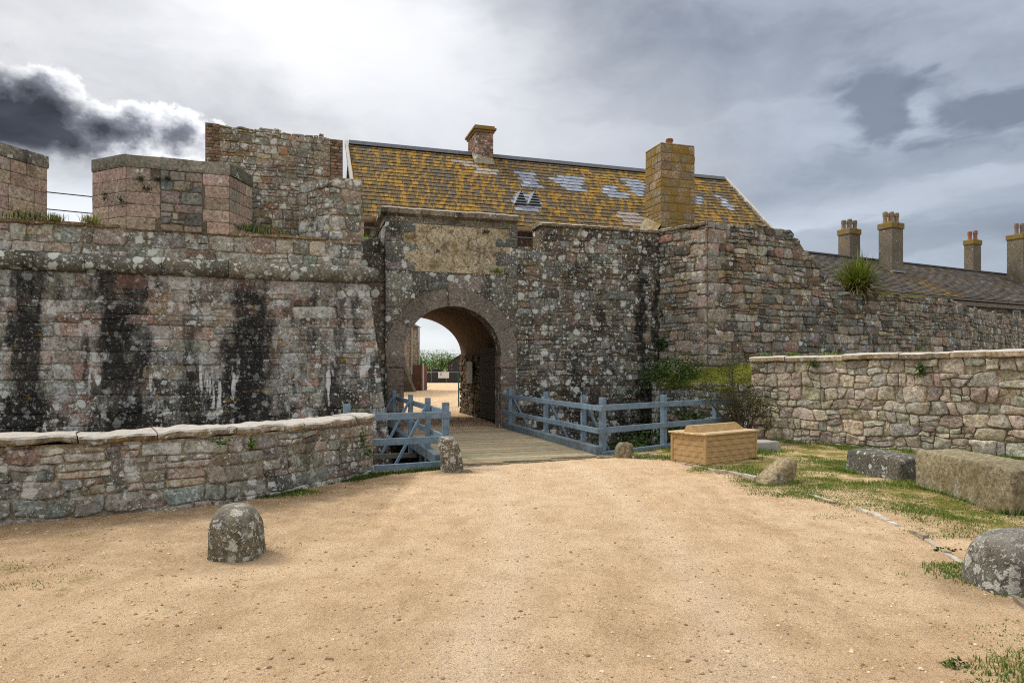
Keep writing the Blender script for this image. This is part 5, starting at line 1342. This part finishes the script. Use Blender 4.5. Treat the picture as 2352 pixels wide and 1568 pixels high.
for i, (u, v, w) in enumerate(((1392, 1050, .16), (1478, 1046, .2), (1508, 1049, .15))):
    g0 = gp(u, v); rock('kerb_stone', ('flat stone between the bridge railing post and the small rounded rock', 'long flat kerb stone just right of the small rounded rock', 'small flat kerb stone near the corner of the wooden seat')[i], (g0.x, g0.y, 0), (w, .04, 0), (-.02, .09, 0), (0, 0, .07), M_ROCKY, (.34, .28, .19), 4, .015, 5, 'stone')
rock('stone_block', 'dark lichen spotted stone block lying behind the big tan block', (5.62, 10.28, 0), (.27, .10, 0), (-.10, .60, 0), (0, 0, .37), M_DROCK, (.12, .11, .095), 13, .018, 4, 'stone block')
rock('stone_block', 'big tan tooled granite block, the nearer of the two by the boundary wall', (5.72, 8.33, 0), (.32, .06, 0), (.02, .92, 0), (0, 0, .55), M_ROCKY, (.34, .285, .185), 34, .010, 6, 'stone block', fine=.9)
rock('concrete_slab', 'grey concrete slab lying behind the wooden seat by the wall', (4.78, 13.25, 0), (.30, .10, 0), (-.08, .22, 0), (0, 0, .24), plain_mat('concrete', (.34, .33, .30), (.27, .26, .24), 9, .95, .4), (.3, .3, .3), 18, .006, 5, 'slab')
def edging():
    rng = np.random.default_rng(95); root = empty('path_edging', (3.8, 9, 0), 'thin broken line of flush stone edging between the gravel and the grass', 'kerb')
    P = Poly(KERB, True); mb = MB(); q = .3; m = plain_mat('edging_stone', None, attr=True, scale=9, bump=.6, rough=1)
    while q < P.L - .8:
        l = rng.uniform(.3, .8); mid = P.at(np.array([q + l / 2]), 0, np.array([0]))[0]; keep = rng.random() < (.5 if mid[1] > 8 else .8)
        if keep: mb = MB(); sweep(mb, P, q, q + l - .02, [(.025, -.05), (.03, .018), (-.022, .02), (-.028, -.05)], lambda s: .008, rng, (.12, .40), gap=.02, jit=.009, col=[(.44, .38, .30), (.36, .30, .22), (.5, .45, .38)], rough=.022); mb.build('edging_stone', m, root)
        q += l
edging()
def gravel():
    rng = np.random.default_rng(97); N = 13000; mb = MB()
    y = 2.6 + 9 * rng.random(N) ** 1.7; x = rng.uniform(-1, 1, N) * (y * .78 + .4); k = (x > -5) & (x < kerb_x(y) + 2.5)
    k &= ~((x < -1.9) & (y > np.interp(x, LPP.p[:, 0], LPP.p[:, 1]) - .05)); k &= (y < 11.0); x, y = x[k], y[k]; z = ground_h(x, y)
    base = np.array([(math.cos(k * 2 * math.pi / 6) * q, math.sin(k * 2 * math.pi / 6) * q, h) for (q, h) in ((.9, -.2), (1.0, .25), (.62, .60)) for k in range(6)]); PF = [(j * 6 + k, j * 6 + (k + 1) % 6, j * 6 + 6 + (k + 1) % 6, j * 6 + 6 + k) for j in (0, 1) for k in range(6)] + [tuple(range(12, 18))]
    r = .0035 + .013 * rng.random(len(x)) ** 4 + .012 * (rng.random(len(x)) > .985)
    for i in range(len(x)):
        a = rng.uniform(0, 6.3); c, s = math.cos(a), math.sin(a); v = base * rng.uniform(.82, 1.18, (18, 1)) * (r[i] * .8 * rng.uniform(.6, 1.3, 3)); v = np.c_[v[:, 0] * c - v[:, 1] * s, v[:, 0] * s + v[:, 1] * c, v[:, 2]]
        col = [(.58, .42, .26), (.40, .27, .15), (.26, .16, .09), (.62, .50, .36), (.33, .20, .11)][rng.integers(5)]
        mb.add(v + (x[i], y[i], z[i]), PF, col)
    o = mb.build('gravel_stones', plain_mat('pebble', None, attr=True, scale=60, bump=.2), None); tag(o, 'loose pebbles scattered over the sandy forecourt', 'gravel', kind='stuff')
gravel()

# ------------------------------------------------------------------ vegetation
M_LEAF = leaf_mat('leaf'); M_GRASS = leaf_mat('grass_blade', .3)
M_BARK = plain_mat('bark', (.055, .04, .028), (.09, .07, .05), 20, .95, .6)
def blades(mb, P, h, w, pal, rng, lean=.5, seg=2, curve=.6):
    """tapering blades rooted at P (N,3)"""
    P = np.asarray(P, float); N = len(P); h = np.broadcast_to(h, N) * rng.uniform(.6, 1.3, N); a = rng.uniform(0, 2 * np.pi, N); ln = lean * rng.uniform(.1, 1, N)
    d = np.stack([np.cos(a), np.sin(a), np.zeros(N)], 1); s = np.stack([-np.sin(a + .4), np.cos(a + .4), np.zeros(N)], 1); V = []
    for k in range(seg + 1):
        f = k / seg; c = P + d * (h * ln * f ** (1 + curve))[:, None]; c[:, 2] += h * f * (1 - .25 * ln * f); ww = w * (1 - f) ** .7
        if k < seg: V += [c - s * ww[:, None] if not np.isscalar(ww) else c - s * ww, c + s * ww]
        else: V += [c]
    V = np.stack(V, 1); n = V.shape[1]; C = np.array(pal)[rng.integers(0, len(pal), N)] * rng.uniform(.75, 1.25, (N, 1)); off = np.arange(N) * n; F = []
    for k in range(seg - 1): F += [(o + 2 * k, o + 2 * k + 1, o + 2 * k + 3, o + 2 * k + 2) for o in off]
    F += [(o + 2 * seg - 2, o + 2 * seg - 1, o + 2 * seg) for o in off]
    mb.add(V.reshape(-1, 3), F, np.repeat(C, n, 0))
def leaves(mb, P, size, pal, rng, nrm=None, ns=.8):
    P = np.asarray(P, float); N = len(P); n = rng.normal(0, 1, (N, 3)) * ns + (np.array([0, 0, .6]) if nrm is None else np.asarray(nrm)); n /= np.linalg.norm(n, axis=1)[:, None]
    a = np.cross(n, rng.normal(0, 1, (N, 3))); a /= np.linalg.norm(a, axis=1)[:, None]; b = np.cross(n, a); s = size * rng.uniform(.55, 1.3, (N, 1))
    V = np.stack([P - a * s, P - b * s * .55 + n * s * .1, P + a * s, P + b * s * .55 + n * s * .1], 1); C = np.array(pal)[rng.integers(0, len(pal), N)] * rng.uniform(.65, 1.3, (N, 1))
    off = np.arange(N) * 4; mb.add(V.reshape(-1, 3), [(o, o + 1, o + 2, o + 3) for o in off], np.repeat(C, 4, 0))
G_FRESH = [(.085, .15, .02), (.12, .19, .03), (.065, .12, .018), (.15, .20, .04)]
G_DRY = [(.18, .185, .04), (.23, .20, .06), (.28, .22, .09), (.13, .17, .03)]
G_DARK = [(.020, .040, .010), (.030, .055, .012), (.015, .030, .010), (.04, .06, .015)]
def grass():
    rng = np.random.default_rng(101); mb = MB()
    # verge on the right
    N = 300000; y = rng.uniform(2.4, 14.2, N); x = rng.uniform(2.2, 9.0, N); k = (np.abs(x / y) < .80)
    x, y = x[k], y[k]; kx = kerb_x(y); rx = np.interp(y, [p[1] for p in RW][::-1], [p[0] for p in RW][::-1])
    d = x - kx; m = fbm(np.stack([x * 1.5, y * 1.5, x * 0], 1), 4) * .55 + np.clip((d + .5) / 1.4, -.5, .42) - np.clip((d - 2.0) * .25, 0, .45) + np.clip(.6 - (rx - x), 0, .6) * 1.0
    k = (m > .20 + .34 * rng.random(len(x))) & (x < rx - .03) & (d > -1.0)
    x, y = x[k], y[k]; P = np.stack([x, y, ground_h(x, y) - .004], 1); hh = .016 + .03 * np.clip(fbm(P * 2.2 + 9, 2) + .3, 0, 1); print('verge blades', len(P))
    blades(mb, P, hh, .0045, G_DRY[:2] + G_FRESH + G_FRESH[:2], rng, 1.0)
    # taller rims against blocks, rock, seat and wall
    def rim(pts, n, spread, h, pal=G_FRESH, lean=.8):
        pts = np.array(pts, float); i = rng.integers(0, len(pts) - 1, n); f = rng.random(n)[:, None]; p = pts[i] * (1 - f) + pts[i + 1] * f + rng.normal(0, spread, (n, 2)); z = ground_h(p[:, 0], p[:, 1]) - .004
        kk = fbm(np.c_[p * 2.5, p[:, :1] * 0], 2) > -.35; p = p[kk]; z = z[kk]; blades(mb, np.c_[p, z], h, .0048, pal, rng, lean)
    rim([(5.6, 15.2), (8.75, 11.7)], 2600, .12, .075); rim([(5.3, 9.6), (5.1, 10.9)], 900, .05, .06); rim([(5.36, 9.65), (5.95, 9.85)], 500, .05, .07); rim([(5.4, 7.4), (6.1, 7.55)], 900, .07, .10, G_DARK + G_FRESH)
    rim([(3.16, 11.18), (4.34, 12.02)], 900, .05, .045); rim([(2.1, 12.4), (2.9, 11.9)], 900, .09, .08); rim([(3.4, 9.42), (3.95, 9.42)], 500, .05, .06); rim([(4.4, 12.4), (5.0, 13.2), (5.4, 14.6)], 1600, .16, .09)
    rim([(5.4, 7.5), (5.38, 9.2)], 500, .03, .05)
    rim([(1.7, 12.75), (3.0, 13.75), (4.4, 14.95)], 1500, .08, .07, G_FRESH + G_DRY)
    # strip under the end of the parapet and the short railing
    rim([(-3.15, 8.55), (-2.76, 9.2), (-2.36, 9.9)], 2600, .07, .05, G_FRESH + G_DARK); rim([(-2.30, 9.95), (-2.0, 10.42), (-1.1, 10.95)], 3400, .055, .05, G_FRESH + G_DARK); rim([(-2.9, 8.7), (-2.5, 9.35)], 1500, .13, .035)
    # thin patches in the left foreground
    N = 9000; y = rng.uniform(4.4, 7.0, N); x = rng.uniform(-5.5, -1.9, N); p = np.stack([x * 1.9, y * 2.6, x * 0 + 4], 1); k = (fbm(p, 4) > .42 + .25 * rng.random(N)) & (x > y * -.8) & (y < np.interp(x, LPP.p[:, 0], LPP.p[:, 1]) - .1); x, y = x[k], y[k]
    blades(mb, np.stack([x, y, ground_h(x, y) - .004], 1), .020, .0038, G_DRY, rng, 1.0)
    tag(mb.build('grass', M_GRASS), 'short trodden grass on the verge and along the foot of the walls', 'grass', kind='stuff')
grass()
def tuft(name, label, cat, c, r, h, n, pal, kind='leaf', seed=0, group=None, nrm=None, lean=1.0, w=.006, parent=None):
    rng = np.random.default_rng(seed + 200); mb = MB(); c = np.array(c)
    if kind == 'blade': P = rng.normal(0, 1, (n, 3)) * np.array([r * .5, r * .5, 0]); blades(mb, P + c, h, w, pal, rng, lean, 3)
    else:
        P = rng.normal(0, .5, (n, 3)); P = P * np.array([r, r * .6, h * .5]) + np.array([0, 0, h * .3]); leaves(mb, P + c, kind if not isinstance(kind, str) else .022, pal, rng, nrm)
    o = mb.build(name, M_LEAF if kind != 'blade' else M_GRASS); o.data.transform(__import__('mathutils').Matrix.Translation(-Vector(c))); o.location = c
    return tag(o, label, cat, group)
def on_plane(u, v, P0, n):
    d = Vector(((u - U0) / FPX, 1, (V0 - v) / FPX)); o = Vector((0, 0, EYE)); n = Vector((n[0], n[1], 0)); return o + d * ((Vector((P0[0], P0[1], 0)) - Vector((0, 0, 0))).dot(n) / d.dot(n))
WP = 'small plants growing out of the walls'
for i, (x, y, r, lab) in enumerate(((885, 500, .07, 'dark tuft left of the grey stones high on the merlon'), (990, 505, .06, 'dark tuft above the long grey stone of the merlon'), (1050, 505, .07, 'dark tuft under the broken grey stone near the merlon top'), (920, 567, .09, 'biggest dark tuft in the middle of the merlon face'))):
    tuft('wall_plant', lab, 'wall plant', on_plane(.3662 * x, 229.7 + .3662 * y, BL(3, -.05), pb), r, r * 1.6, 90, G_DARK, .018, i, WP)
for i, (x, y, r, lab) in enumerate(((660, 625, .10, 'tall dark tuft on the left cheek of the merlon'), (760, 650, .09, 'dark tuft at the left corner of the merlon'))):
    tuft('wall_plant', lab, 'wall plant', px(.3662 * x, 229.7 + .3662 * y, 13.9 if i == 0 else 13.75), r * .6, r * 2.4, 110, G_DARK, .018, 10 + i, WP)
for i, (u, v, r, h, lab) in enumerate(((1115.6, 533, .11, .16, 'dark round tuft on the right of the rendered panel'), (1140, 622, .22, .14, 'trailing green tuft on the ledge below the rendered panel'))):
    tuft('wall_plant', lab, 'wall plant', on_plane(u, v + 4, GL(0, -.07), pg), r, h, 120 if i == 0 else 160, G_DARK if i == 0 else G_FRESH, .02 if i == 0 else 'blade', 20 + i, WP, lean=1.6)
for i, (u, v, Y, r, h, lab) in enumerate(((512, 1021, 8.02, .11, .10, 'green tuft hanging under the middle of the parapet coping'), (576, 1028, 8.25, .05, .15, 'narrow green tuft right of the one hanging under the parapet coping'), (832, 1020, 9.95, .05, .26, 'upper dark green tuft near the end of the parapet wall'), (846, 1045, 10.12, .07, .22, 'lower dark green tuft near the end of the parapet wall'))):
    tuft('wall_plant', lab, 'wall plant', px(u, v, Y - .06), r, h, 130, G_FRESH + G_DARK, .018, 30 + i, WP)
for i, (u, v, r, h, lab) in enumerate(((2115, 855, .08, .30, 'green creeping plant high on the boundary wall'), (1870, 835, .16, .16, 'mossy tuft under the coping of the boundary wall'), (2068, 1048, .16, .16, 'leafy weed at the foot of the boundary wall behind the dark block'), (2250, 1055, .28, .14, 'low leafy weeds behind the big tan block'))):
    tuft('wall_plant', lab, 'wall plant', on_plane(u, v + 6, (RW[0][0] - .09, RW[0][1] - .09), (RW[1][1] - RW[0][1], RW[0][0] - RW[1][0])), r, h, 170, G_FRESH + G_DARK, .026, 40 + i, WP)
for i, (u, w, pal, lab) in enumerate(((1752, .30, G_FRESH, 'bright green tuft behind the left end of the boundary wall coping'), (1822, .22, G_FRESH, 'second bright green tuft behind the boundary wall coping'), (1908, .75, G_FRESH + G_DRY, 'long dry green tuft behind the boundary wall coping'), (2118, .22, G_FRESH, 'small lone green tuft behind the coping farther right'))):
    q = on_plane(u, 800, (RW[0][0] + .42, RW[0][1] + .42), (RW[1][1] - RW[0][1], RW[0][0] - RW[1][0])); tuft('grass_tuft', lab, 'grass tuft', (q.x, q.y, 1.80), w * .5, .17, 260, pal, 'blade', 50 + i, 'tufts on the wall tops', lean=.9, w=.010)
for i, (u, v, Y, r, pal, lab) in enumerate(((125, 508, 13.4, .16, G_DRY, 'dry grass tuft on the parapet under the iron bars'), (210, 512, 13.6, .16, G_DRY, 'dry grass tuft beside the left foot of the merlon'), (60, 503, 13.15, .4, G_DRY + G_DARK, 'dry grass at the foot of the far left merlon'), (575, 530, 14.9, .28, G_FRESH + G_DARK, 'green grass at the right foot of the merlon'), (640, 543, 15.1, .5, G_DRY + G_DARK, 'thin grass along the ledge left of the end pier'))):
    tuft('grass_tuft', lab, 'grass tuft', px(u, v, Y), r, .17, 170, pal, 'blade', 60 + i, 'tufts on the wall tops', lean=.9, w=.007)
q = GL(-3.6, .5, 4.96); tuft('moss_clump', 'bright green moss on top of the link wall beside the gate cornice', 'moss', q, .30, .12, 500, [(.13, .22, .01), (.16, .24, .015)], .025, 71)
for i, (u, v, lab) in enumerate(((2285, 1196, 'flat dark weed on the gravelly grass in front of the big block'), (2109, 1196, 'small dark weed near the stone edging'), (2167, 1266, 'dark leafy weed beside the gravel left of the stone bollard'), (2190, 1529, 'dark weed at the bottom right corner of the forecourt'))):
    tuft('weed', lab, 'weed', gp(u, v), .12 if i < 3 else .07, .04, 60, G_DARK + G_FRESH[:2] + [(.07, .05, .025)], .022 if i < 3 else .014, 80 + i, 'weeds on the verge')
def spiky_plant():
    rng = np.random.default_rng(111); k = (1970 - U0) / FPX
    s = np.linspace(FS1, FS2, 400); p = FP.pos(s); i = int(np.argmin(np.abs(p[:, 0] / p[:, 1] - k))); c = np.array([p[i, 0] + .15, p[i, 1] + .35, FZT(s[i]) - .05])
    root = empty('spiky_plant', c, 'large spiky grass-like plant with arching leaves on top of the ruined wall', 'plant'); mb = MB(); N = 1200
    for j in range(N):
        a = rng.uniform(0, 6.3); el = rng.uniform(-.05, 1.5) * (.85 + .15 * rng.random()); L = rng.uniform(.9, 1.42); d = np.array([math.cos(a) * math.cos(el), math.sin(a) * math.cos(el), math.sin(el)]); side = np.array([-math.sin(a), math.cos(a), 0]); V = []
        dry = el < .5 and rng.random() < .65 or rng.random() < .12; col = np.array([(.26, .20, .09), (.20, .16, .07)][rng.integers(2)] if dry else [(.10, .14, .02), (.15, .19, .03), (.06, .09, .015), (.22, .24, .06)][rng.integers(4)])
        b0 = c + np.array([rng.normal(0, .10), rng.normal(0, .10), rng.uniform(0, .35)])
        for f in (0, .35, .7, 1.0):
            q = b0 + d * L * f + np.array([0, 0, -.30 * L * f ** 2.6 * math.cos(el)]); w = .013 * (1 - f ** 2); V += [q - side * w, q + side * w] if f < 1 else [q]
        mb.add(V, [(0, 1, 3, 2), (2, 3, 5, 4), (4, 5, 6)], col * rng.uniform(.7, 1.3))
    mb.build('leaves', M_LEAF, root); mb = MB(); tube(mb, [c + np.array([0, 0, -.1]), c + np.array([0, 0, .35])], [.13, .08], 8); mb.build('stem', M_BARK, root)
    mb = MB(); n = 2600; q = rng.uniform(0, 4.2, n); sp = s[i] - .3 + q; pp = FP.pos(sp); nn = -FP.nor(sp); off = rng.uniform(-.02, .55, n)[:, None]; z = np.array([FZT(a) for a in sp]) + .0
    blades(mb, np.c_[pp + nn * off, z], .07, .009, [(.22, .20, .03), (.17, .17, .03), (.26, .21, .04)], rng, 1.2)
    tag(mb.build('moss_strip', M_GRASS), 'strip of yellow green moss and grass on the low ruined wall top', 'moss')
spiky_plant()
def branchy(root, base, spread, h, n, rng, r0=.02, part='branches', leaf=None, lpal=G_DRY, lsz=.016, lper=14, up=.9):
    mb = MB(); tips = []
    def grow(p, d, L, r, lev):
        pts = [np.array(p)]; rr = [r]
        for k in range(4):
            d = d + rng.normal(0, .17, 3) + np.array([0, 0, .05]); d /= np.linalg.norm(d); pts.append(pts[-1] + d * L / 4); rr.append(r * (1 - .16 * (k + 1))); tips.append(pts[-1])
        tube(mb, pts, rr, 5)
        if lev > 0:
            for _ in range(rng.integers(2, 5)):
                k = rng.integers(1, 5); dd = d + rng.normal(0, .6, 3); dd /= np.linalg.norm(dd); grow(pts[k], dd, L * rng.uniform(.45, .75), rr[k] * .62, lev - 1)
    for i in range(n):
        a = rng.uniform(0, 6.3); d = np.array([math.cos(a) * spread, math.sin(a) * spread, up]); d /= np.linalg.norm(d); grow(np.array(base) + rng.normal(0, .06, 3) * np.array([1, 1, 0]), d, h * rng.uniform(.4, .62), r0 * rng.uniform(.7, 1.2), 3)
    mb.build(part, M_BARK, root)
    if leaf:
        T = np.array(tips); P = np.repeat(T, lper, 0) + rng.normal(0, leaf, (len(T) * lper, 3)); mb = MB(); leaves(mb, P, lsz, lpal, rng); mb.build('leaves', M_LEAF, root)
def shrub():
    rng = np.random.default_rng(121); c = (5.02, 14.75, 0); root = empty('bare_shrub', c, 'straggly half bare shrub growing in the corner beside the boundary wall', 'shrub')
    branchy(root, c, .32, 2.0, 10, rng, .036, leaf=.08, lpal=[(.06, .065, .015), (.09, .085, .022), (.04, .05, .012), (.11, .09, .03)], lsz=.020, lper=4)
shrub()
def ivy():
    rng = np.random.default_rng(131); c0 = np.array(C0); M = [(.016, .036, .008), (.026, .055, .010), (.040, .075, .014), (.018, .03, .010)]
    root = empty('ivy', (c0[0], c0[1] - .3, DITCH), 'dark green ivy climbing the shaded inner corner of the curtain wall', 'ivy')
    mb = MB(); n = 6000; z = np.minimum(rng.uniform(-2.2, 3.3, n), rng.uniform(-2.2, 3.4, n)); wmax = np.interp(z, [-2.2, .5, 1.3, 2.2, 2.9], [.9, .75, 1.0, .36, .04]); a = rng.normal(-.10, .5, n) * wmax; onl = a < 0
    d1 = -dg; d2 = (np.array(C1) - c0) / np.linalg.norm(np.array(C1) - c0); P = np.where(onl[:, None], c0 + d1 * np.abs(a)[:, None], c0 + d2 * np.abs(a)[:, None]); P = P + np.array([.1, -.9]) * (np.abs(rng.normal(0, .14, n)) + .08)[:, None]
    P3 = np.c_[P, z]; k = fbm(P3 * 2.6, 4) > -.12 + .18 * np.clip(P3[:, 2] - .6, 0, 3); leaves(mb, P3[k], .042, M, rng, (0, -.8, .5)); mb.build('leaves', M_LEAF, root)
    mb = MB()
    for _ in range(9):
        p = np.array([c0[0] + rng.normal(0, .25), c0[1] - .22, DITCH]); pts = [p]
        for k in range(7): p = p + np.array([rng.normal(0, .09), rng.normal(0, .02), .6]); pts.append(p)
        tube(mb, pts, .014, 5)
    mb.build('stems', M_BARK, root)
    c = (4.35, 17.75, 1.3); root = empty('ledge_bush', c, 'green leafy bush on the left end of the mossy cross wall', 'bush'); mb = MB(); n = 3600
    P = rng.normal(0, 1, (n, 3)) * np.array([.42, .35, .20]) + np.array(c) + np.array([-.1, 0, .18]); k = fbm(P * 2.6, 3) > -.3; leaves(mb, P[k], .035, G_FRESH[:3] + G_DARK + [(.035, .07, .012)], rng); mb.build('leaves', M_LEAF, root)
    mb = MB()
    for _ in range(8): tube(mb, [np.array(c) + (0, 0, -.15), np.array(c) + rng.normal(0, .25, 3) + (0, 0, .25)], [.014, .006], 5)
    mb.build('stems', M_BARK, root)
    root = empty('ditch_bush', (3.4, 15.6, DITCH), 'dark leafy bushes filling the ditch behind the right railing', 'bush'); mb = MB(); n = 11000
    f = rng.random(n); P = np.c_[2.3 + 2.6 * f, 14.6 + 2.4 * f, np.zeros(n)] + rng.normal(0, 1, (n, 3)) * np.array([.35, .35, 0]); P[:, 2] = DITCH + rng.random(n) ** .5 * (2.3 + .7 * f + .5 * vnoise(np.c_[f * 7, f * 0, f * 0])); k = fbm(P * 1.9, 3) > -.2
    leaves(mb, P[k], .055, M, rng); mb.build('leaves', M_LEAF, root)
    mb = MB()
    for _ in range(14):
        f = rng.random(); p = np.array([2.3 + 2.6 * f, 14.6 + 2.4 * f, DITCH]); tube(mb, [p, p + rng.normal(0, .3, 3) + (0, 0, 1.2), p + rng.normal(0, .4, 3) + (0, 0, 2.2)], [.03, .02, .008], 5)
    mb.build('stems', M_BARK, root)
ivy()

# ------------------------------------------------------------------ the court beyond the arch
def court():
    rng = np.random.default_rng(141)
    wm = stone_mat('court_wall', ochre=.3, dark=.2, lich=.2, pale=.2)
    # house on the left of the court
    root = empty('court_house', (-10, 47, 0), 'pale stone house side with drainpipes seen at the left through the arch', 'house')
    a, b = np.array([-8.6, 41.0]), np.array([-7.15, 52.0]); P = Poly([(-16, 41), a, b]); mb = MB()
    Q = layout(P.L, 0, 4.8, (.22, .34), (.3, .6), rng, P.breaks()); stones(mb, Q, P.at, rng, PAL_WARM, rough=.01)
    V = [(x, y, z) for z in (0, 4.8) for (x, y) in ((-16, 41), a, b, (-16, 53))]; mb.add(V, [(0, 1, 5, 4), (1, 2, 6, 5), (2, 3, 7, 6), (3, 0, 4, 7)], (.24, .2, .15), 1); mb.build('wall', [wm, wm], root, smooth_mi=[0])
    mb = MB(); mb.add([(-16, 40.7, 4.75), (-8.35, 40.7, 4.75), (-6.9, 52.3, 4.75), (-16, 53, 4.75), (-16, 46.5, 7.2), (-11.5, 46.5, 7.2)], [(0, 1, 5, 4), (1, 2, 5), (2, 3, 4, 5)], (.1, .3, .3)); mb.build('roof', slate_mat('court_slates', .3, .4), root)
    for f in (.80, .985):
        q = a + (b - a) * f; mb = MB(); tube(mb, [(q[0] + .12, q[1] - .02, 1.2), (q[0] + .12, q[1] - .02, 4.7)], .055, 8); mb.build('drainpipe', plain_mat('cream_pipe', (.48, .42, .33), (.38, .33, .26)), root)
    q = a + (b - a) * .62; mb = MB(); n = Vector((.99, -.13, 0)); V = []
    for e in (-.35, .35):
        for (d, z) in ((0, 0), (.95, 0), (.10, 2.05), (0, 2.05)): V.append((q[0] + n.x * d + .13 * e, q[1] + n.y * d + e, z))
    mb.add(V, [(0, 1, 2, 3), (4, 7, 6, 5), (1, 5, 6, 2), (2, 6, 7, 3)], (.11, .095, .07)); mb.build('buttress', wm, root)
    mb = MB(); box(mb, (-6.9, 51.2, .95), (.32, 0, 0), (.1, .9, 0), (0, 0, .95), (.13, .065, .045), bev=.01); mb.build('brick_porch', stone_mat('porch_brick', ochre=.1, dark=.1, lich=.05, pale=.1), root)
    mb = MB(); box(mb, (-6.53, 50.25, 1.0), (.05, 0, 0), (0, .05, 0), (0, 0, 1.0), bev=.01); mb.build('white_post', plain_mat('white_post', (.6, .58, .54), (.5, .48, .44)), root)
    # hoarding at the back
    hm = plain_mat('black_boards', (.022, .022, .024), (.035, .034, .034), 4, .7, .2); A0, B0 = px(955, 878, 78), px(1062, 878, 78)
    root = empty('hoarding', (A0.x, A0.y, 0), 'low black panel fence across the far end of the court', 'fence'); n = 3
    for i in range(n):
        p, q = A0.lerp(B0, i / n), A0.lerp(B0, (i + 1) / n); mb = MB(); box(mb, ((p.x + q.x) / 2, p.y, .58), ((q.x - p.x) / 2 - .02, 0, 0), (0, .04, 0), (0, 0, .56), bev=.01); mb.build('panel', hm, root)
        mb = MB(); box(mb, (q.x, p.y - .06, .6), (.022, 0, 0), (0, .02, 0), (0, 0, .6)); mb.build('post', plain_mat('grey_post', (.25, .25, .25), (.2, .2, .2)), root)
    mb = MB(); beam(mb, A0 + Vector((0, -.05, 1.17)), B0 + Vector((0, -.05, 1.17)), .06, .05); mb.build('top_rail', plain_mat('grey_post', (.3, .3, .3), (.2, .2, .2)), root)
    c = px(1019, 861, 77.9); mb = MB(); box(mb, c, (.62, 0, 0), (0, .02, 0), (0, 0, .36), bev=.005); o = mb.build('sign_board', plain_mat('white_sign', (.62, .62, .58), (.55, .55, .52)))
    tag(o, 'white rectangular sign on the black panel fence beyond the arch', 'sign'); mb = MB(); box(mb, c + Vector((-.30, -.025, .10)), (.05, 0, 0), (0, .004, 0), (0, 0, .16)); mb.build('sign_mark', hm, o)
    # dark gable on the right, low shed
    root = empty('dark_shed', (-5.3, 84, 0), 'dark stone gabled building at the right behind the black fence', 'building'); l = px(1028, 878, 84); r = px(1120, 878, 84); e = (847 - 834) / FPX * 84 + EYE; pk = (847 - 798) / FPX * 84 + EYE; xm = px(1082, 0, 84).x
    mb = MB(); V = [(l.x, 84, 0), (r.x, 84, 0), (r.x, 84, e), (xm, 84, pk), (l.x, 84, e)]; V += [(x, y + 8, z) for (x, y, z) in V]; mb.add(V, [(0, 1, 2, 3, 4), (0, 4, 9, 5), (1, 6, 7, 2)], (.05, .048, .05)); mb.build('wall', stone_mat('dark_gable', ochre=.1, dark=.3, lich=.05, pale=0), root)
    mb = MB(); mb.add([(l.x - .2, 83.8, e - .1), (xm, 83.8, pk + .05), (xm, 92.2, pk + .05), (l.x - .2, 92.2, e - .1), (r.x + .2, 83.8, e - .1), (r.x + .2, 92.2, e - .1)], [(0, 1, 2, 3), (1, 4, 5, 2)], (.06, .1, .2)); mb.build('roof', slate_mat('shed_slates', .2, .3), root)
    for i, (u0, u1, y0) in enumerate(((957, 972, 849), (992, 1012, 847))):
        p, q = px(u0, y0, 81), px(u1, y0, 81); mb = MB(); box(mb, ((p.x + q.x) / 2, 81.6, p.z / 2), ((q.x - p.x) / 2, 0, 0), (0, .5, 0), (0, 0, p.z / 2), (.04, .04, .045), bev=.02); o = mb.build('low_wall', stone_mat('low_dark_wall', ochre=.1, dark=.3, lich=0, pale=0)); tag(o, ('dark block behind the left end of the black fence', 'dark block behind the middle of the black fence')[i], 'wall')
    # trees behind
    for i, (u, top, w, Y, lab) in enumerate(((962, 806, 1.9, 92, 'bushy tree at the left edge of the far opening'), (984, 810, 2.1, 95, 'bright green tree in the middle of the far opening'), (1012, 806, 1.9, 93, 'bushy tree whose twigs rise beside the dark gable'), (1032, 814, 1.6, 97, 'small tree partly hidden by the dark gable'))):
        b = px(u, 870, Y); b.z = 0; H = (847 - top) / FPX * Y + EYE; root = empty('tree', b, lab, 'tree', 'trees beyond the court'); mb = MB(); r2 = np.random.default_rng(150 + i)
        tube(mb, [b, b + Vector((.1, 0, H * .35)), b + Vector((.2, .1, H * .7))], [.16, .12, .05], 7)
        for k in range(7): a = r2.uniform(0, 6.3); tube(mb, [b + Vector((.1, 0, H * .3)), b + Vector((math.cos(a) * w * .5, math.sin(a) * w * .5, H * .6)), b + Vector((math.cos(a) * w * .7, math.sin(a) * w * .7, H * r2.uniform(.75, 1.0)))], [.07, .04, .012], 5)
        mb.build('trunk', M_BARK, root); mb = MB(); n = 5200; P = r2.normal(0, 1, (n, 3)) * np.array([w * .5, w * .4, H * .22]) + np.array([0, 0, H * .55]); P[:, 2] = np.clip(P[:, 2], .2, H * 1.02); k = fbm(P * 1.3 + i * 9, 3) > -.15
        leaves(mb, P[k] + np.array(b), .085, [(.07, .16, .015), (.11, .22, .02), (.05, .11, .012), (.16, .26, .03)], r2); mb.build('crown', M_LEAF, root)
    mb = MB(); box(mb, GL(.44, 6.92, .85), vv(dg, .02), vv(pg, .03), (0, 0, .65), bev=.01); o = mb.build('teal_post', plain_mat('teal_paint', (.03, .16, .17), (.05, .2, .2))); tag(o, 'slim teal painted upright at the far right end of the passage', 'post')
    mb = MB(); p, q = px(968, 893, 56), px(985, 883, 63); p.z = q.z = .02; beam(mb, p, q, .22, .05); o = mb.build('white_kerb', plain_mat('white_stone', (.6, .58, .54), (.5, .46, .4))); tag(o, 'short white kerb line on the sandy court beyond the arch', 'kerb')
court()
